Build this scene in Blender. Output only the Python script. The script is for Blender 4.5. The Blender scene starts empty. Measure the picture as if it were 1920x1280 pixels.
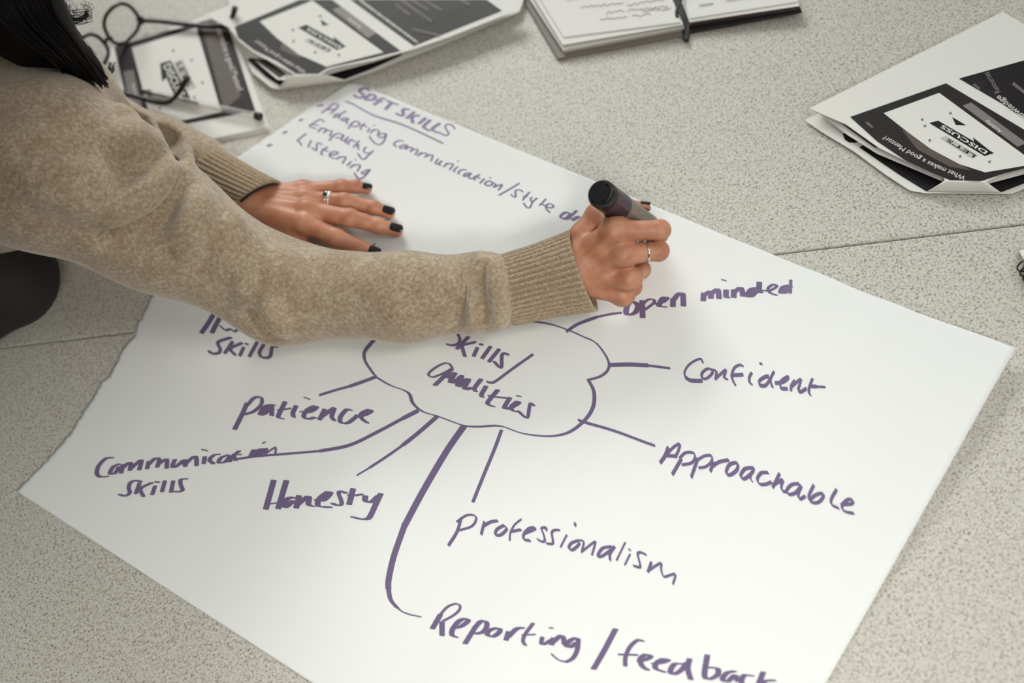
import bpy, bmesh, math, random
import numpy as np
from mathutils import Vector, Matrix
random.seed(7); rng = np.random.default_rng(7)
SC = bpy.context.scene; COL = SC.collection
TZ = 0.74                                   # height of the table top

# ------------------------------------------------------------------ camera
RWC = np.array([[0.9003115220640371, -0.435246095029854, 0.0],
                [-0.3638989947062508, -0.7527292296076444, 0.548613004353763],
                [-0.2387816678275716, -0.4939226089738605, -0.8360764148413338]])
CAM = np.array([0.0, -0.886550299237354, 1.3510868132555494])
FPX = 3000.0
cd = bpy.data.cameras.new('camera'); cam = bpy.data.objects.new('camera', cd); COL.objects.link(cam)
cd.sensor_width = 36.0; cd.lens = FPX / 1920 * 36.0; cd.clip_start = 0.05; cd.clip_end = 50
xr, yd, zf = RWC[:, 0], RWC[:, 1], RWC[:, 2]
cam.matrix_world = Matrix(((xr[0], -yd[0], -zf[0], CAM[0]), (xr[1], -yd[1], -zf[1], CAM[1]),
                           (xr[2], -yd[2], -zf[2], CAM[2] + TZ), (0, 0, 0, 1)))
cd.dof.use_dof = True; cd.dof.focus_distance = 1.56; cd.dof.aperture_fstop = 2.8
SC.camera = cam

# ------------------------------------------------------------------ light
SC.view_settings.view_transform = 'Standard'; SC.view_settings.look = 'None'
SC.view_settings.gamma = 1.0; SC.view_settings.use_curve_mapping = False
SC.view_settings.exposure = -0.02
w = bpy.data.worlds.new('office_world'); SC.world = w; w.use_nodes = True
_n, _l = w.node_tree.nodes, w.node_tree.links                 # a room brighter towards its windows (far right) and ceiling
_tc = _n.new('ShaderNodeTexCoord'); _dot = _n.new('ShaderNodeVectorMath'); _dot.operation = 'DOT_PRODUCT'
_dot.inputs[1].default_value = (0.72, 0.40, 0.57); _l.new(_tc.outputs['Generated'], _dot.inputs[0])
_mr = _n.new('ShaderNodeMapRange'); _l.new(_dot.outputs['Value'], _mr.inputs['Value'])
_mr.inputs['From Min'].default_value = -0.35; _mr.inputs['From Max'].default_value = 1.0
_mr.inputs['To Min'].default_value = 0.0; _mr.inputs['To Max'].default_value = 0.36
_n['Background'].inputs[0].default_value = (0.985, 1.0, 0.96, 1); _l.new(_mr.outputs[0], _n['Background'].inputs[1])

def area(name, loc, target, sx, sy, power, col, spread=180):
    l = bpy.data.lights.new(name, 'AREA'); l.shape = 'RECTANGLE'; l.size = sx; l.size_y = sy
    l.energy = power; l.color = col; l.spread = math.radians(spread)
    o = bpy.data.objects.new(name, l); COL.objects.link(o)
    o.location = loc
    o.rotation_euler = (Vector(target) - Vector(loc)).to_track_quat('-Z', 'Y').to_euler()
    return o
WARM = (0.985, 1.0, 0.955)
area('ceiling_and_fill_light', (0.95, -0.95, 2.30), (0.08, -0.28, 0.74), 0.6, 0.9, 1.3, WARM, 50)
area('ceiling_and_fill_light', (-0.15, -2.2, 2.75), (-0.26, -0.60, 0.74), 0.9, 0.5, 4.3, (1.0, 0.955, 0.87), 44)  # warm fill added on the camera side to lift the lower left
area('window_light', (0.55, 3.1, 2.45), (0.1, 0.0, 0.74), 1.6, 1.0, 80, (0.985, 1.0, 0.965))
area('window_light', (2.0, 0.1, 1.75), (0.2, 0.0, 0.74), 1.1, 1.0, 4.0, (0.985, 1.0, 0.965))

# ------------------------------------------------------------------ projection helpers
def ray(px, py):
    return RWC @ np.array([(px - 960) / FPX, (py - 640) / FPX, 1.0])
def P0(px, py, h=0.0):
    """point where the sight line through a photo pixel meets the plane h metres above the table (table-top frame)"""
    r = ray(px, py); t = (h - CAM[2]) / r[2]
    return CAM + r * t
def P(px, py, h=0.0):
    p = P0(px, py, h); return np.array([p[0], p[1], h + TZ])
def V(a): return Vector((float(a[0]), float(a[1]), float(a[2])))

# ------------------------------------------------------------------ object helpers
def tag(o, label=None, cat=None, group=None, kind=None):
    if label: o['label'] = label
    if cat: o['category'] = cat
    if group: o['group'] = group
    if kind: o['kind'] = kind
    return o
def mesh_obj(name, verts, faces, mats, parent=None, smooth=False, midx=None):
    me = bpy.data.meshes.new(name)
    me.from_pydata([tuple(map(float, v)) for v in verts], [], [tuple(map(int, f)) for f in faces]); me.update()
    if not isinstance(mats, (list, tuple)): mats = [mats]
    for m in mats: me.materials.append(m)
    if midx is not None: me.polygons.foreach_set('material_index', np.array(midx, dtype=np.int32))
    if smooth: me.polygons.foreach_set('use_smooth', np.ones(len(me.polygons), dtype=bool))
    o = bpy.data.objects.new(name, me); COL.objects.link(o)
    if parent is not None: set_parent(o, parent)
    return o
def set_parent(o, parent):
    o.parent = parent
    o.matrix_parent_inverse = Matrix.Translation(parent.location).inverted() if parent.location.length else Matrix()
def empty(name, loc):
    o = bpy.data.objects.new(name, None); COL.objects.link(o); o.location = V(loc); o.empty_display_size = .05
    return o
class MB:
    def __init__(s): s.v = []; s.f = []; s.m = []
    def add(s, verts, faces, mi=0):
        n = len(s.v); s.v += [tuple(map(float, q)) for q in verts]; s.f += [tuple(i + n for i in f) for f in faces]; s.m += [mi] * len(faces)
    def tube(s, pts, rad, n=12, cap=True, mi=0, flat=1.0, up=None):
        pts = [np.array(p, float) for p in pts]; m = len(pts)
        if np.isscalar(rad): rad = [rad] * m
        T = [pts[min(i + 1, m - 1)] - pts[max(i - 1, 0)] for i in range(m)]
        T = [t / (np.linalg.norm(t) + 1e-12) for t in T]
        u = np.array(up if up is not None else (0, 0, 1.0)); 
        if abs(u @ T[0]) > .95: u = np.array((1.0, 0, 0))
        V_ = []
        for i in range(m):
            u = u - T[i] * (u @ T[i]); u /= np.linalg.norm(u); b = np.cross(T[i], u)
            for k in range(n):
                a = 2 * math.pi * k / n
                V_.append(pts[i] + rad[i] * (math.cos(a) * b + math.sin(a) * u * flat))
        F = []
        for i in range(m - 1):
            for k in range(n):
                k2 = (k + 1) % n
                F.append((i * n + k, i * n + k2, (i + 1) * n + k2, (i + 1) * n + k))
        if cap: F.append(tuple(range(n - 1, -1, -1))); F.append(tuple((m - 1) * n + k for k in range(n)))
        s.add(V_, F, mi)
    def box(s, c, ax, ay, az, mi=0):
        c, ax, ay, az = map(lambda q: np.array(q, float), (c, ax, ay, az))
        V_ = [c + i * ax + j * ay + k * az for i in (-1, 1) for j in (-1, 1) for k in (-1, 1)]
        s.add(V_, [(0, 1, 3, 2), (4, 6, 7, 5), (0, 4, 5, 1), (2, 3, 7, 6), (0, 2, 6, 4), (1, 5, 7, 3)], mi)
    def build(s, name, mats, parent=None, smooth=False):
        return mesh_obj(name, s.v, s.f, mats, parent, smooth, s.m)
def bevel(o, w_, seg=2):
    m = o.modifiers.new('bevel', 'BEVEL'); m.width = w_; m.segments = seg; m.limit_method = 'ANGLE'; return o
def catmull(pts, sub=5):
    pts = [np.array(p, float) for p in pts]
    if len(pts) < 3: return pts
    q = [2 * pts[0] - pts[1]] + pts + [2 * pts[-1] - pts[-2]]; out = []
    for i in range(1, len(q) - 2):
        p0, p1, p2, p3 = q[i - 1:i + 3]
        for k in range(sub):
            t = k / sub
            out.append(.5 * (2 * p1 + (p2 - p0) * t + (2 * p0 - 5 * p1 + 4 * p2 - p3) * t * t + (3 * p1 - p0 - 3 * p2 + p3) * t ** 3))
    out.append(pts[-1]); return out

# ------------------------------------------------------------------ materials
def mat(name, col, rough=.6, **kw):
    m = bpy.data.materials.new(name); m.use_nodes = True
    b = m.node_tree.nodes['Principled BSDF']
    b.inputs['Base Color'].default_value = (*col, 1); b.inputs['Roughness'].default_value = rough
    for k, v in kw.items():
        b.inputs[k.replace('_', ' ')].default_value = v
    return m
def nodes(m): return m.node_tree.nodes, m.node_tree.links, m.node_tree.nodes['Principled BSDF']
def noise(m, scale, detail=3, vec=None, rough=.5):
    N, L, b = nodes(m)
    t = N.new('ShaderNodeTexNoise'); t.inputs['Scale'].default_value = scale; t.inputs['Detail'].default_value = detail
    t.inputs['Roughness'].default_value = rough
    if vec is None:
        c = N.new('ShaderNodeTexCoord'); vec = c.outputs['Object']
    L.new(vec, t.inputs['Vector']); return t
def ramp(m, src, stops):
    N, L, b = nodes(m)
    r = N.new('ShaderNodeValToRGB'); e = r.color_ramp.elements
    e[0].position, e[0].color = stops[0][0], (*stops[0][1], 1)
    e[1].position, e[1].color = stops[-1][0], (*stops[-1][1], 1)
    for p_, c_ in stops[1:-1]:
        x = e.new(p_); x.color = (*c_, 1)
    L.new(src, r.inputs[0]); return r
def bump(m, src, strength, dist):
    N, L, b = nodes(m)
    n = N.new('ShaderNodeBump'); n.inputs['Strength'].default_value = strength; n.inputs['Distance'].default_value = dist
    L.new(src, n.inputs['Height']); L.new(n.outputs[0], b.inputs['Normal']); return n

M_table = mat('speckled_laminate', (.5, .48, .43), .45)
N, L, b = nodes(M_table)
n1 = noise(M_table, 430, 2.0, rough=.6); n2 = noise(M_table, 9, 2)
r1 = ramp(M_table, n1.outputs['Fac'], [(.275, (.175, .140, .106)), (.40, (.40, .365, .315)), (.49, (.53, .515, .465)), (.72, (.63, .62, .575))])
L.new(r1.outputs[0], b.inputs['Base Color']); bump(M_table, n1.outputs['Fac'], .15, .0004)
M_edge = mat('grey_edge_band', (.33, .31, .28), .5)
M_leg = mat('dark_metal_leg', (.05, .05, .055), .4, Metallic=.8)
M_floor = mat('dark_carpet', (.06, .058, .06), .95)
nf = noise(M_floor, 220, 3); rf = ramp(M_floor, nf.outputs['Fac'], [(.3, (.03, .03, .032)), (.7, (.09, .088, .09))])
nodes(M_floor)[1].new(rf.outputs[0], nodes(M_floor)[2].inputs['Base Color'])
M_paper = mat('flipchart_paper', (.785, .805, .80), .85)
np1 = noise(M_paper, 900, 2); bump(M_paper, np1.outputs['Fac'], .05, .0003)
M_ink = mat('violet_marker_ink', (.160, .124, .228), .32)
M_ink.node_tree.nodes['Principled BSDF'].inputs['Specular IOR Level'].default_value = .9
M_ink.node_tree.nodes['Principled BSDF'].inputs['Specular Tint'].default_value = (.80, .62, 1.0, 1)

# ------------------------------------------------------------------ the setting: floor and two tables pushed together
floor = mesh_obj('floor', [(-4, -4, 0), (4, -4, 0), (4, 4, 0), (-4, 4, 0)], [(0, 1, 2, 3)], M_floor)
tag(floor, 'dark carpeted floor', 'floor', kind='structure')
sa, sb = P0(0, 652), P0(1920, 420)
SD = (sb - sa); SD[2] = 0; SD /= np.linalg.norm(SD)         # direction of the joint between the tables
SN = np.array([-SD[1], SD[0], 0.0])                         # across it, away from the camera
def make_table(name, side, label, x0, x1, depth):
    o0 = np.array([sa[0], sa[1], TZ]) + SN * (.0009 * side)
    c = o0 + SD * (x0 + x1) / 2 + SN * side * depth / 2
    root = empty(name, (c[0], c[1], 0)); tag(root, label, 'table', 'speckled tables pushed together')
    m = MB(); m.box(c - np.array([0, 0, .014]), SD * (x1 - x0) / 2, SN * depth / 2, (0, 0, .014))
    bevel(m.build('tabletop', M_table, root), .0016, 2)
    m = MB(); m.box(c - np.array([0, 0, .034]), SD * ((x1 - x0) / 2 - .004), SN * (depth / 2 - .004), (0, 0, .0058))
    m.build('edge_band', M_edge, root)
    for i in (-1, 1):
        for j in (-1, 1):
            q = c + SD * i * ((x1 - x0) / 2 - .12) + SN * j * (depth / 2 - .1)
            m = MB(); m.tube([(q[0], q[1], .0), (q[0], q[1], TZ - .039)], .024, 16); m.build('leg', M_leg, root, True)
    return root
make_table('table', 1, 'grey speckled table on the far side of the joint, under the leaflets and notebook', -.26, 1.75, .80)
make_table('table', -1, 'grey speckled table on the near side of the joint, under most of the big sheet', -.10, 1.75, .95)
# ------------------------------------------------------------------ the big flipchart sheet and its handwriting
TL, TR, BLp, BRp = P0(657, 152), P0(1904, 666), P0(30, 920), P0(1265.9, 1722.1)
UX = TR - TL; PW = np.linalg.norm(UX); UX = UX / PW
UY = np.array([-UX[1], UX[0], 0.0])                      # "up" on the sheet
PH = float((TL - BLp) @ UY)
def sheet_uv(p): d = np.array(p) - TL; return float(d @ UX), float(-(d @ UY))
edge_px = [(657, 152), (548, 226), (440, 300), (390, 400), (330, 480), (283, 556), (272, 578), (265, 592), (258, 606), (254, 628), (232, 652), (216, 684),
           (203, 708), (188, 722), (170, 752), (152, 778), (140, 800), (128, 816), (108, 838), (84, 866), (58, 892), (30, 920)]
ev = [sheet_uv(P0(*q)) for q in edge_px]; ev_v = np.array([q[1] for q in ev]); ev_u = np.array([q[0] for q in ev])
o_ = np.argsort(ev_v); ev_v, ev_u = ev_v[o_], ev_u[o_]
jag = rng.normal(0, 1, 400)
def left_u(v):
    t = np.interp(v, ev_v, ev_u)
    k = v / PH * 330; i = int(k) % 399; f_ = k - int(k)
    return t + (.0011 * (jag[i] * (1 - f_) + jag[i + 1] * f_) if .09 * PH < v < .985 * PH else 0)
def sheet_z(x, y):
    """height of the sheet over the table top: almost flat, two shallow creases, one lifted corner"""
    d = np.array([x, y, 0]) - TL; u, v = float(d @ UX), float(-(d @ UY))
    z = .0009 + .0004 * math.sin(u * 17 + v * 9) * math.sin(v * 13 - u * 4)
    z += .0125 * math.exp(-(((PW - u) / .085) ** 2 + (v / .20) ** 2))
    for a0, b0, amp in ((.615, -.10, .0020), (.69, -.16, .0017), (.55, -.05, .0010)):
        q = u - (a0 + b0 * (v / PH)); z += amp * math.exp(-(q / .020) ** 2)
    return max(z, .0006)
NV, NU = 300, 150
vs, fs = [], []
for j in range(NV + 1):
    v = PH * j / NV * 1.0; lu = left_u(v)
    for i in range(NU + 1):
        t = i / NU; u = lu + (PW - lu) * (t ** 1.0)
        vv = v
        if j == 0 and u < .012: vv = .006 * (1 - max(u, 0) / .012)   # blunted torn corner
        p = TL + UX * u - UY * vv
        vs.append((p[0], p[1], TZ + sheet_z(p[0], p[1])))
for j in range(NV):
    for i in range(NU):
        a = j * (NU + 1) + i; fs.append((a, a + NU + 1, a + NU + 2, a + 1))
cs = TL + UX * PW / 2 - UY * PH / 2
sheet = empty('flipchart_sheet', (cs[0], cs[1], TZ)); tag(sheet, 'large white sheet of flipchart paper with torn left edge, covered in purple marker handwriting', 'paper')
pm = mesh_obj('paper', vs, fs, M_paper, sheet, True)
sm = pm.modifiers.new('thickness', 'SOLIDIFY'); sm.thickness = .0002; sm.offset = -1

def hull2(pts):
    pts = sorted(set((round(float(a), 6), round(float(b), 6)) for a, b in pts))
    if len(pts) < 3: return pts
    def half(pp):
        h = []
        for p in pp:
            while len(h) > 1 and (h[-1][0] - h[-2][0]) * (p[1] - h[-2][1]) - (h[-1][1] - h[-2][1]) * (p[0] - h[-2][0]) <= 0: h.pop()
            h.append(p)
        return h
    a, b = half(pts), half(pts[::-1]); return a[:-1] + b[:-1]
INK = [0]
def ink(name, label, org, sc, strokes, nib=(4, 1), r=1.2):
    """marker strokes laid on the sheet: the chisel nib is swept along each traced centre line"""
    m = MB(); nx, ny = nib[0] / 2, nib[1] / 2; k = 0
    for st in strokes:
        rr, nn = r, (nx, ny)
        if isinstance(st, tuple) and isinstance(st[0], dict):
            rr = st[0].get('r', r); nb = st[0].get('nib', nib); nn = (nb[0] / 2, nb[1] / 2); st = st[1]
        pp = [(org[0] + x / sc, org[1] + y / sc) for x, y in st]
        if len(pp) == 1: pp = [pp[0], (pp[0][0] + .8, pp[0][1] + .3)]
        q = catmull([(x, y, 0) for x, y in pp], 5)
        taper = nn
        for i in range(len(q) - 1):
            pts = []
            for p in (q[i], q[i + 1]):
                for s_ in (-1, 1):
                    for a in range(8):
                        pts.append((p[0] + s_ * taper[0] + rr * math.cos(a * math.pi / 4), p[1] + s_ * taper[1] + rr * math.sin(a * math.pi / 4)))
            h = hull2(pts); V_ = []
            k += 1
            for x, y in h:
                g = P0(x, y); V_.append((g[0], g[1], TZ + sheet_z(g[0], g[1]) + .00018 + .0000015 * (k % 60)))
            m.add(V_, [tuple(range(len(V_)))])
    o = m.build(name, M_ink, sheet)
    # make every face point up
    bm = bmesh.new(); bm.from_mesh(o.data)
    for f in bm.faces:
        f.normal_update()
        if f.normal.z < 0: f.normal_flip()
    bm.to_mesh(o.data); bm.free()
    o['label'] = label; return o
HW = 'handwritten_word'
ink(HW, 'purple capitals SOFT SKILLS at the top', (640, 150), 8, [
 [(415,160),(370,130),(310,140),(275,175),(320,215),(345,240),(320,268),(260,275),(220,260),(205,235)],
 [(500,235),(450,225),(400,255),(365,300),(420,310),(480,300),(515,270),(500,235)],
 [(650,285),(600,290),(570,325),(500,375)], [(540,310),(600,330)], [(755,350),(670,445)], [(700,320),(760,345),(840,375)],
 [(1010,450),(960,440),(925,470),(935,520),(900,545),(835,510)], [(1095,490),(990,580)], [(1165,540),(1070,560),(1075,650)],
 [(1265,580),(1170,660)], [(1335,610),(1240,710),(1320,765)], [(1475,660),(1365,745),(1440,795)],
 ({'nib': (1, 0)}, [(1705,740),(1670,690),(1610,670),(1560,700),(1590,770),(1615,810),(1580,840),(1520,820),(1470,795)])], (4.2, .8), 1.25)
ink('pen_line', 'underline below the heading', (640, 150), 8, [[(75,330),(180,370),(300,440),(520,550),(900,670),(1200,800),(1525,955)]], (1, 1), 1.3)
for b_, w_ in zip(([(755,140),(825,125)], [(515,335),(550,320)], [(300,500),(340,485)], [(90,672),(140,658)]), ('first bullet mark beside Adapting', 'second bullet mark beside Empathy', 'third bullet mark beside Listening', 'lowest bullet mark with no word')):
    ink('bullet_mark', w_, (490, 180), 7.111, [b_], (1.2, .5), 1.6)
TH = dict(nib=(1.6, .3), r=1.05)
ink(HW, 'handwritten word Adapting', (490, 180), 7.111, [
 [(810,230),(890,175),(960,115),(1030,130),(1000,180),(930,240)], [(880,190),(990,185)],
 [(1060,250),(1000,250),(970,290),(1010,285),(1060,250),(1130,210)], [(1060,250),(1040,310)],
 [(1170,310),(1110,300),(1075,330),(1110,340),(1165,310),(1140,350),(1150,380)], [(1220,365),(1165,440)],
 [(1205,375),(1260,345),(1310,365),(1300,405),(1240,415),(1200,390)], [(1380,375),(1330,430),(1335,455)], [(1340,395),(1410,415)],
 [(1450,440),(1420,485)], [(1505,400)], [(1495,460),(1460,500)], [(1480,480),(1530,455),(1575,480),(1555,525)],
 [(1665,510),(1610,510),(1560,530),(1590,560),(1640,555),(1670,515),(1650,590),(1600,650),(1540,650),(1480,600),(1445,545)]], **TH)
ink(HW, 'handwritten word Empathy', (490, 180), 7.111, [
 [(840,350),(790,320),(700,370),(650,410),(730,445)], [(690,390),(760,400)], [(805,435),(765,485)], [(790,450),(850,440),(870,460),(840,500)],
 [(860,470),(920,470),(945,485),(920,540)], [(970,530),(915,600)], [(960,540),(1030,510),(1100,530),(1080,565),(1000,565)],
 [(1100,530),(1075,570),(1080,600),(1130,590),(1165,555),(1130,600),(1130,635)], [(1215,590),(1165,620),(1170,655)], [(1180,600),(1260,615)],
 [(1310,610),(1235,690)], [(1260,665),(1300,660),(1290,690),(1305,720)], [(1400,690),(1370,735),(1390,765),(1450,770)],
 [(1495,740),(1430,800),(1380,850),(1340,840),(1295,780)]], **TH)
ink(HW, 'handwritten word Listening', (490, 180), 7.111, [
 [(600,515),(550,550),(485,605),(510,615),(540,665)], [(670,605),(630,690)], [(810,660),(770,635),(745,660),(740,735),(680,700)],
 [(885,690),(815,745),(805,775),(820,795)], [(820,720),(890,745)], [(920,795),(990,790),(1030,765),(990,750),(930,770),(915,810),(970,840)],
 [(1050,820),(1005,850)], [(1030,835),(1100,820),(1130,835),(1090,905)], [(1200,885),(1150,935)], [(1258,858)], [(1240,925),(1190,965)],
 [(1215,940),(1290,925),(1325,940),(1285,1010)], [(1455,990),(1400,1000),(1340,1035),(1390,1045),(1455,990),(1390,1070),(1320,1115),(1290,1100),(1245,1035)]], **TH)
ink(HW, 'handwritten word communication with a slash', (720, 250), 7.111, [
 [(260,110),(200,105),(145,135),(140,165),(170,185)], [(280,160),(220,180),(220,205),(270,200),(310,170),(280,160),(320,180),(295,220)],
 [(310,205),(350,195),(385,205),(360,250)], [(375,230),(430,220),(455,235),(420,290)], [(500,265),(455,305)], [(480,285),(545,270),(580,290),(550,325)],
 [(570,310),(630,295),(655,310),(630,375)], [(725,350),(690,400),(720,415),(775,375)], [(775,375),(740,410),(755,435)], [(845,405),(800,455)],
 [(830,420),(890,410),(925,425),(880,490)], [(985,455),(935,500),(945,520)], [(990,378)], [(1095,495),(1040,495),(995,525),(1005,550)],
 [(1165,540),(1100,540),(1065,570),(1090,580),(1165,540),(1135,580),(1150,610),(1210,600)], [(1275,560),(1210,600),(1215,630)], [(1210,580),(1280,605)],
 [(1340,615),(1285,670)], [(1418,600)], [(1450,660),(1400,645),(1350,675),(1380,705),(1440,695),(1450,660)],
 [(1450,665),(1495,690),(1465,725),(1520,705),(1580,695),(1530,765)], [(1805,675),(1700,740),(1540,830)]], **TH)
ink(HW, 'handwritten word style', (900, 310), 9.143, [
 [(735,465),(690,430),(620,440),(610,480),(620,530),(600,555),(540,515)], [(850,475),(775,550),(740,605)], [(755,545),(810,545)],
 [(890,560),(870,600),(900,635)], [(980,575),(905,640),(870,720),(830,740),(790,710),(755,660)], [(1130,590),(1075,650),(1025,695)],
 [(1080,680),(1140,710),(1210,740),(1265,715),(1240,680),(1180,670),(1140,700),(1140,750),(1200,815)]], **TH)
ink(HW, 'dark unfinished word beside the writing hand', (900, 310), 9.143, [
 [(1540,830),(1470,815),(1390,870),(1400,910),(1470,920),(1560,840)], [(1655,790),(1500,930)],
 [(1545,890),(1600,935),(1700,890),(1640,905),(1600,950)], [(1760,900),(1720,960),(1800,930)]], (2.6, 1.2), 1.3)
CS = dict(nib=(6.6, -.6), r=1.3)
ink(HW, 'handwritten word Communication', (160, 810), 4.923, [
 [(250,240),(195,245),(130,310),(110,380),(140,415),(205,412)], [(310,300),(260,325),(232,385),(280,380),(315,325)], [(350,305),(335,380)],
 [(345,340),(400,290),(425,295),(415,355)], [(425,340),(480,290),(522,265),(503,350)], [(590,275),(575,340)], [(590,300),(645,248),(685,255),(668,325)],
 [(680,300),(735,258),(758,262),(755,335)], [(830,258),(808,320),(840,322),(900,270),(925,262),(915,300)], [(940,262),(925,318)],
 [(935,290),(1000,232),(1028,240),(1030,310)], [(1105,232),(1097,292)], ({'nib': (3, 1)}, [(1085,165),(1125,173)]),
 [(1232,208),(1190,215),(1150,258),(1185,293)], [(1315,215),(1255,240),(1235,282),(1290,278),(1345,222),(1335,275)],
 [(1420,178),(1375,220),(1390,262)], ({'nib': (1, 0)}, [(1360,208),(1440,210)]), [(1555,168),(1520,238)],
 [(1540,220),(1600,168),(1625,162),(1592,215),(1612,212),(1668,155),(1660,200)], ({'nib': (2, 0)}, [(1670,200),(1745,148),(1760,152),(1757,210)]),
 ({'nib': (2, 0)}, [(1642,102),(1662,95)])], **CS)
ink(HW, 'handwritten word Skills below Communication', (160, 810), 4.923, [
 [(515,460),(470,450),(420,470),(405,520),(415,562),(375,592),(322,580)], [(505,475),(470,570)], [(615,472),(515,525),(540,595)],
 [(648,502),(622,578)], ({'nib': (3, 1)}, [(652,464),(683,464)]), [(738,455),(712,552)], [(815,455),(795,555)],
 [(935,434),(885,442),(885,490),(902,535),(870,553),(828,550)]], (6.0, -.3), 1.3)
ink(HW, 'handwritten word Patience', (360, 590), 5.333, [
 [(555,890),(500,1010),(430,1148)], ({'nib': (5, 1.5)}, [(560,905),(620,840),(680,825),(705,850),(690,910),(620,970),(530,1000)]),
 [(820,905),(740,920),(682,1000),(740,985),(800,920),(800,1010)], [(935,875),(872,1000),(868,1030),(905,1042)], ({'nib': (1, 1)}, [(860,957),(990,940)]),
 [(1045,915),(1012,985),(1020,1025)], ({'nib': (2, 1)}, [(1128,830),(1178,848)]),
 [(1100,975),(1180,975),(1250,930),(1220,920),(1150,960),(1120,1020),(1160,1045),(1230,1030)], [(1330,950),(1278,1052)],
 [(1290,1030),(1400,950),(1425,940),(1400,1020),(1425,1060)], [(1590,957),(1550,952),(1490,1020),(1490,1080),(1560,1085),(1650,1020)],
 [(1650,1010),(1720,1010),(1795,970),(1770,955),(1700,990),(1700,1040),(1755,1083)]], (7.0, 1.4), 1.2)
ink(HW, 'dark word mostly covered by the elbow', (360, 590), 5.333, [
 [(300,-140),(180,70),(100,188)], [(370,-120),(250,95),(205,185)], ({'nib': (3, 2)}, [(290,120),(340,160),(390,150),(440,170),(520,100),(600,140)])], (7, 1.5), 1.3)
ink(HW, 'dark handwritten word Skills beside the elbow', (360, 590), 5.333, [
 [(390,235),(300,262),(262,290),(288,350),(270,388),(210,395),(180,372)], [(410,278),(335,388)], [(500,290),(390,345),(435,405)],
 [(520,335),(485,412)], [(550,298)], [(655,282),(580,420)], [(722,305),(680,380),(700,428),(760,435),(790,410),(800,350),(815,322),(850,325)]], (3.4, 1.2), 1.9)
ink(HW, 'handwritten word Honesty', (480, 880), 7.385, [
 [(250,155),(140,550)], [(425,160),(310,545)], ({'nib': (1, 0)}, [(180,482),(300,465)]), [(520,390),(440,410),(375,505),(420,520),(520,440)],
 [(600,368),(562,535)], [(580,490),(690,400),(740,385),(730,485),(785,512)],
 [(840,430),(940,430),(1035,335),(990,322),(880,410),(860,500),(920,522),(1025,524)], ({'nib': (6, 0)}, [(1250,330),(1170,305),(1150,340),(1190,450),(1180,497),(1120,497),(1065,475)]),
 [(1350,275),(1295,488)], ({'nib': (2, 1)}, [(1280,362),(1390,362),(1480,348)]), [(1520,372),(1520,440),(1600,455),(1700,372)],
 [(1732,342),(1640,540),(1570,675),(1480,695),(1350,665)]], (8.8, 1.2), 1.3)
ink(HW, 'handwritten word Skills inside the cloud, topped by the sleeve', (780, 600), 6.4, [
 ({'nib': (3, 1)}, [(560,60),(500,110),(510,180),(530,230),(515,285),(450,310),(382,300)]), [(672,145),(655,160)], [(632,212),(498,350)], ({'nib': (3, 1)}, [(715,272),(562,308)]),
 [(555,320),(590,440)], [(740,342),(697,438)], ({'nib': (3, 1)}, [(775,302),(800,300)]), [(898,328),(800,465)], [(1000,360),(882,505)],
 ({'nib': (4, 1)}, [(1105,422),(1075,407),(1035,432),(1030,565),(1000,567),(945,508)])], (4.6, 1), 1.7)
ink('pen_line', 'slash stroke after Skills in the cloud', (780, 600), 6.4, [[(1405,420),(1150,600),(960,740),(900,757),(858,748)]], (2.0, 2.4), 1.2)
ink(HW, 'handwritten word Qualities', (780, 600), 6.4, [
 ({'nib': (3, .6)}, [(440,580),(400,530),(330,530),(220,590),(155,655),(200,690),(300,660),(435,592)]), [(432,597),(232,788)],
 [(390,700),(475,642),(412,748),(470,742),(560,675),(500,760),(520,790)], [(640,715),(570,730),(500,795),(560,785),(638,725),(585,818),(610,838),(665,818)],
 [(785,718),(705,825),(722,862)], [(845,802),(790,900),(798,928)], [(985,845),(872,980),(872,1018),(930,1042)], ({'nib': (1, 1)}, [(872,912),(980,930),(1088,940)]),
 [(1130,938),(1065,1048),(1080,1068),(1130,1060)], [(1160,1050),(1235,1002),(1220,985),(1150,1040),(1160,1088),(1215,1103)],
 ({'nib': (4.5, 1)}, [(1415,1030),(1380,1002),(1362,1060),(1345,1165),(1310,1168),(1232,1097)]), ({'nib': (4, 1)}, [(1222,915),(1250,920)])], (6.6, 1.4), 1.3)
ink('cloud_outline', 'wavy purple cloud outline round Skills/Qualities', (600, 560), 3.2, [
 ({'nib': (3, 2), 'r': 1.8}, [(420,190),(340,240),(300,280),(268,325),(275,380),(325,455)]),
 [(335,470),(420,520),(530,565),(560,630),(620,680),(720,712),(860,762),(950,770),(1080,765),(1200,805),(1300,822),(1400,825),(1500,800),(1590,730),(1640,650),(1645,560),(1612,490)],
 ({'nib': (3, 2)}, [(1612,490),(1690,465),(1733,420),(1725,360),(1660,270),(1580,230),(1500,195),(1380,155),(1200,130)]),
 ({'nib': (3, 2)}, [(1200,130),(1050,115),(900,100),(700,110),(500,150),(420,190)])], (5.2, 1.6), 1.1)
BL_ = 'branch_line'
ink(BL_, 'branch towards Patience', (600, 560), 3.2, [({'nib': (.6, 4)}, [(340,470),(260,500),(180,527)]), ({'nib': (.3, 2.4)}, [(180,527),(80,555),(0,580)])], (1, 3), 1.3)
ink(BL_, 'branch running through Communication', (0, 0), 1, [({'nib': (3, 4), 'r': 1.6}, [(784,771),(756,785)]), ({'nib': (1.5, 3.4)}, [(756,785),(709,810),(656,835),(600,846)]),
 ({'nib': (.5, 1.6)}, [(600,846),(540,851),(480,856),(445,861)])], (2, 3), 1.4)
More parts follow.
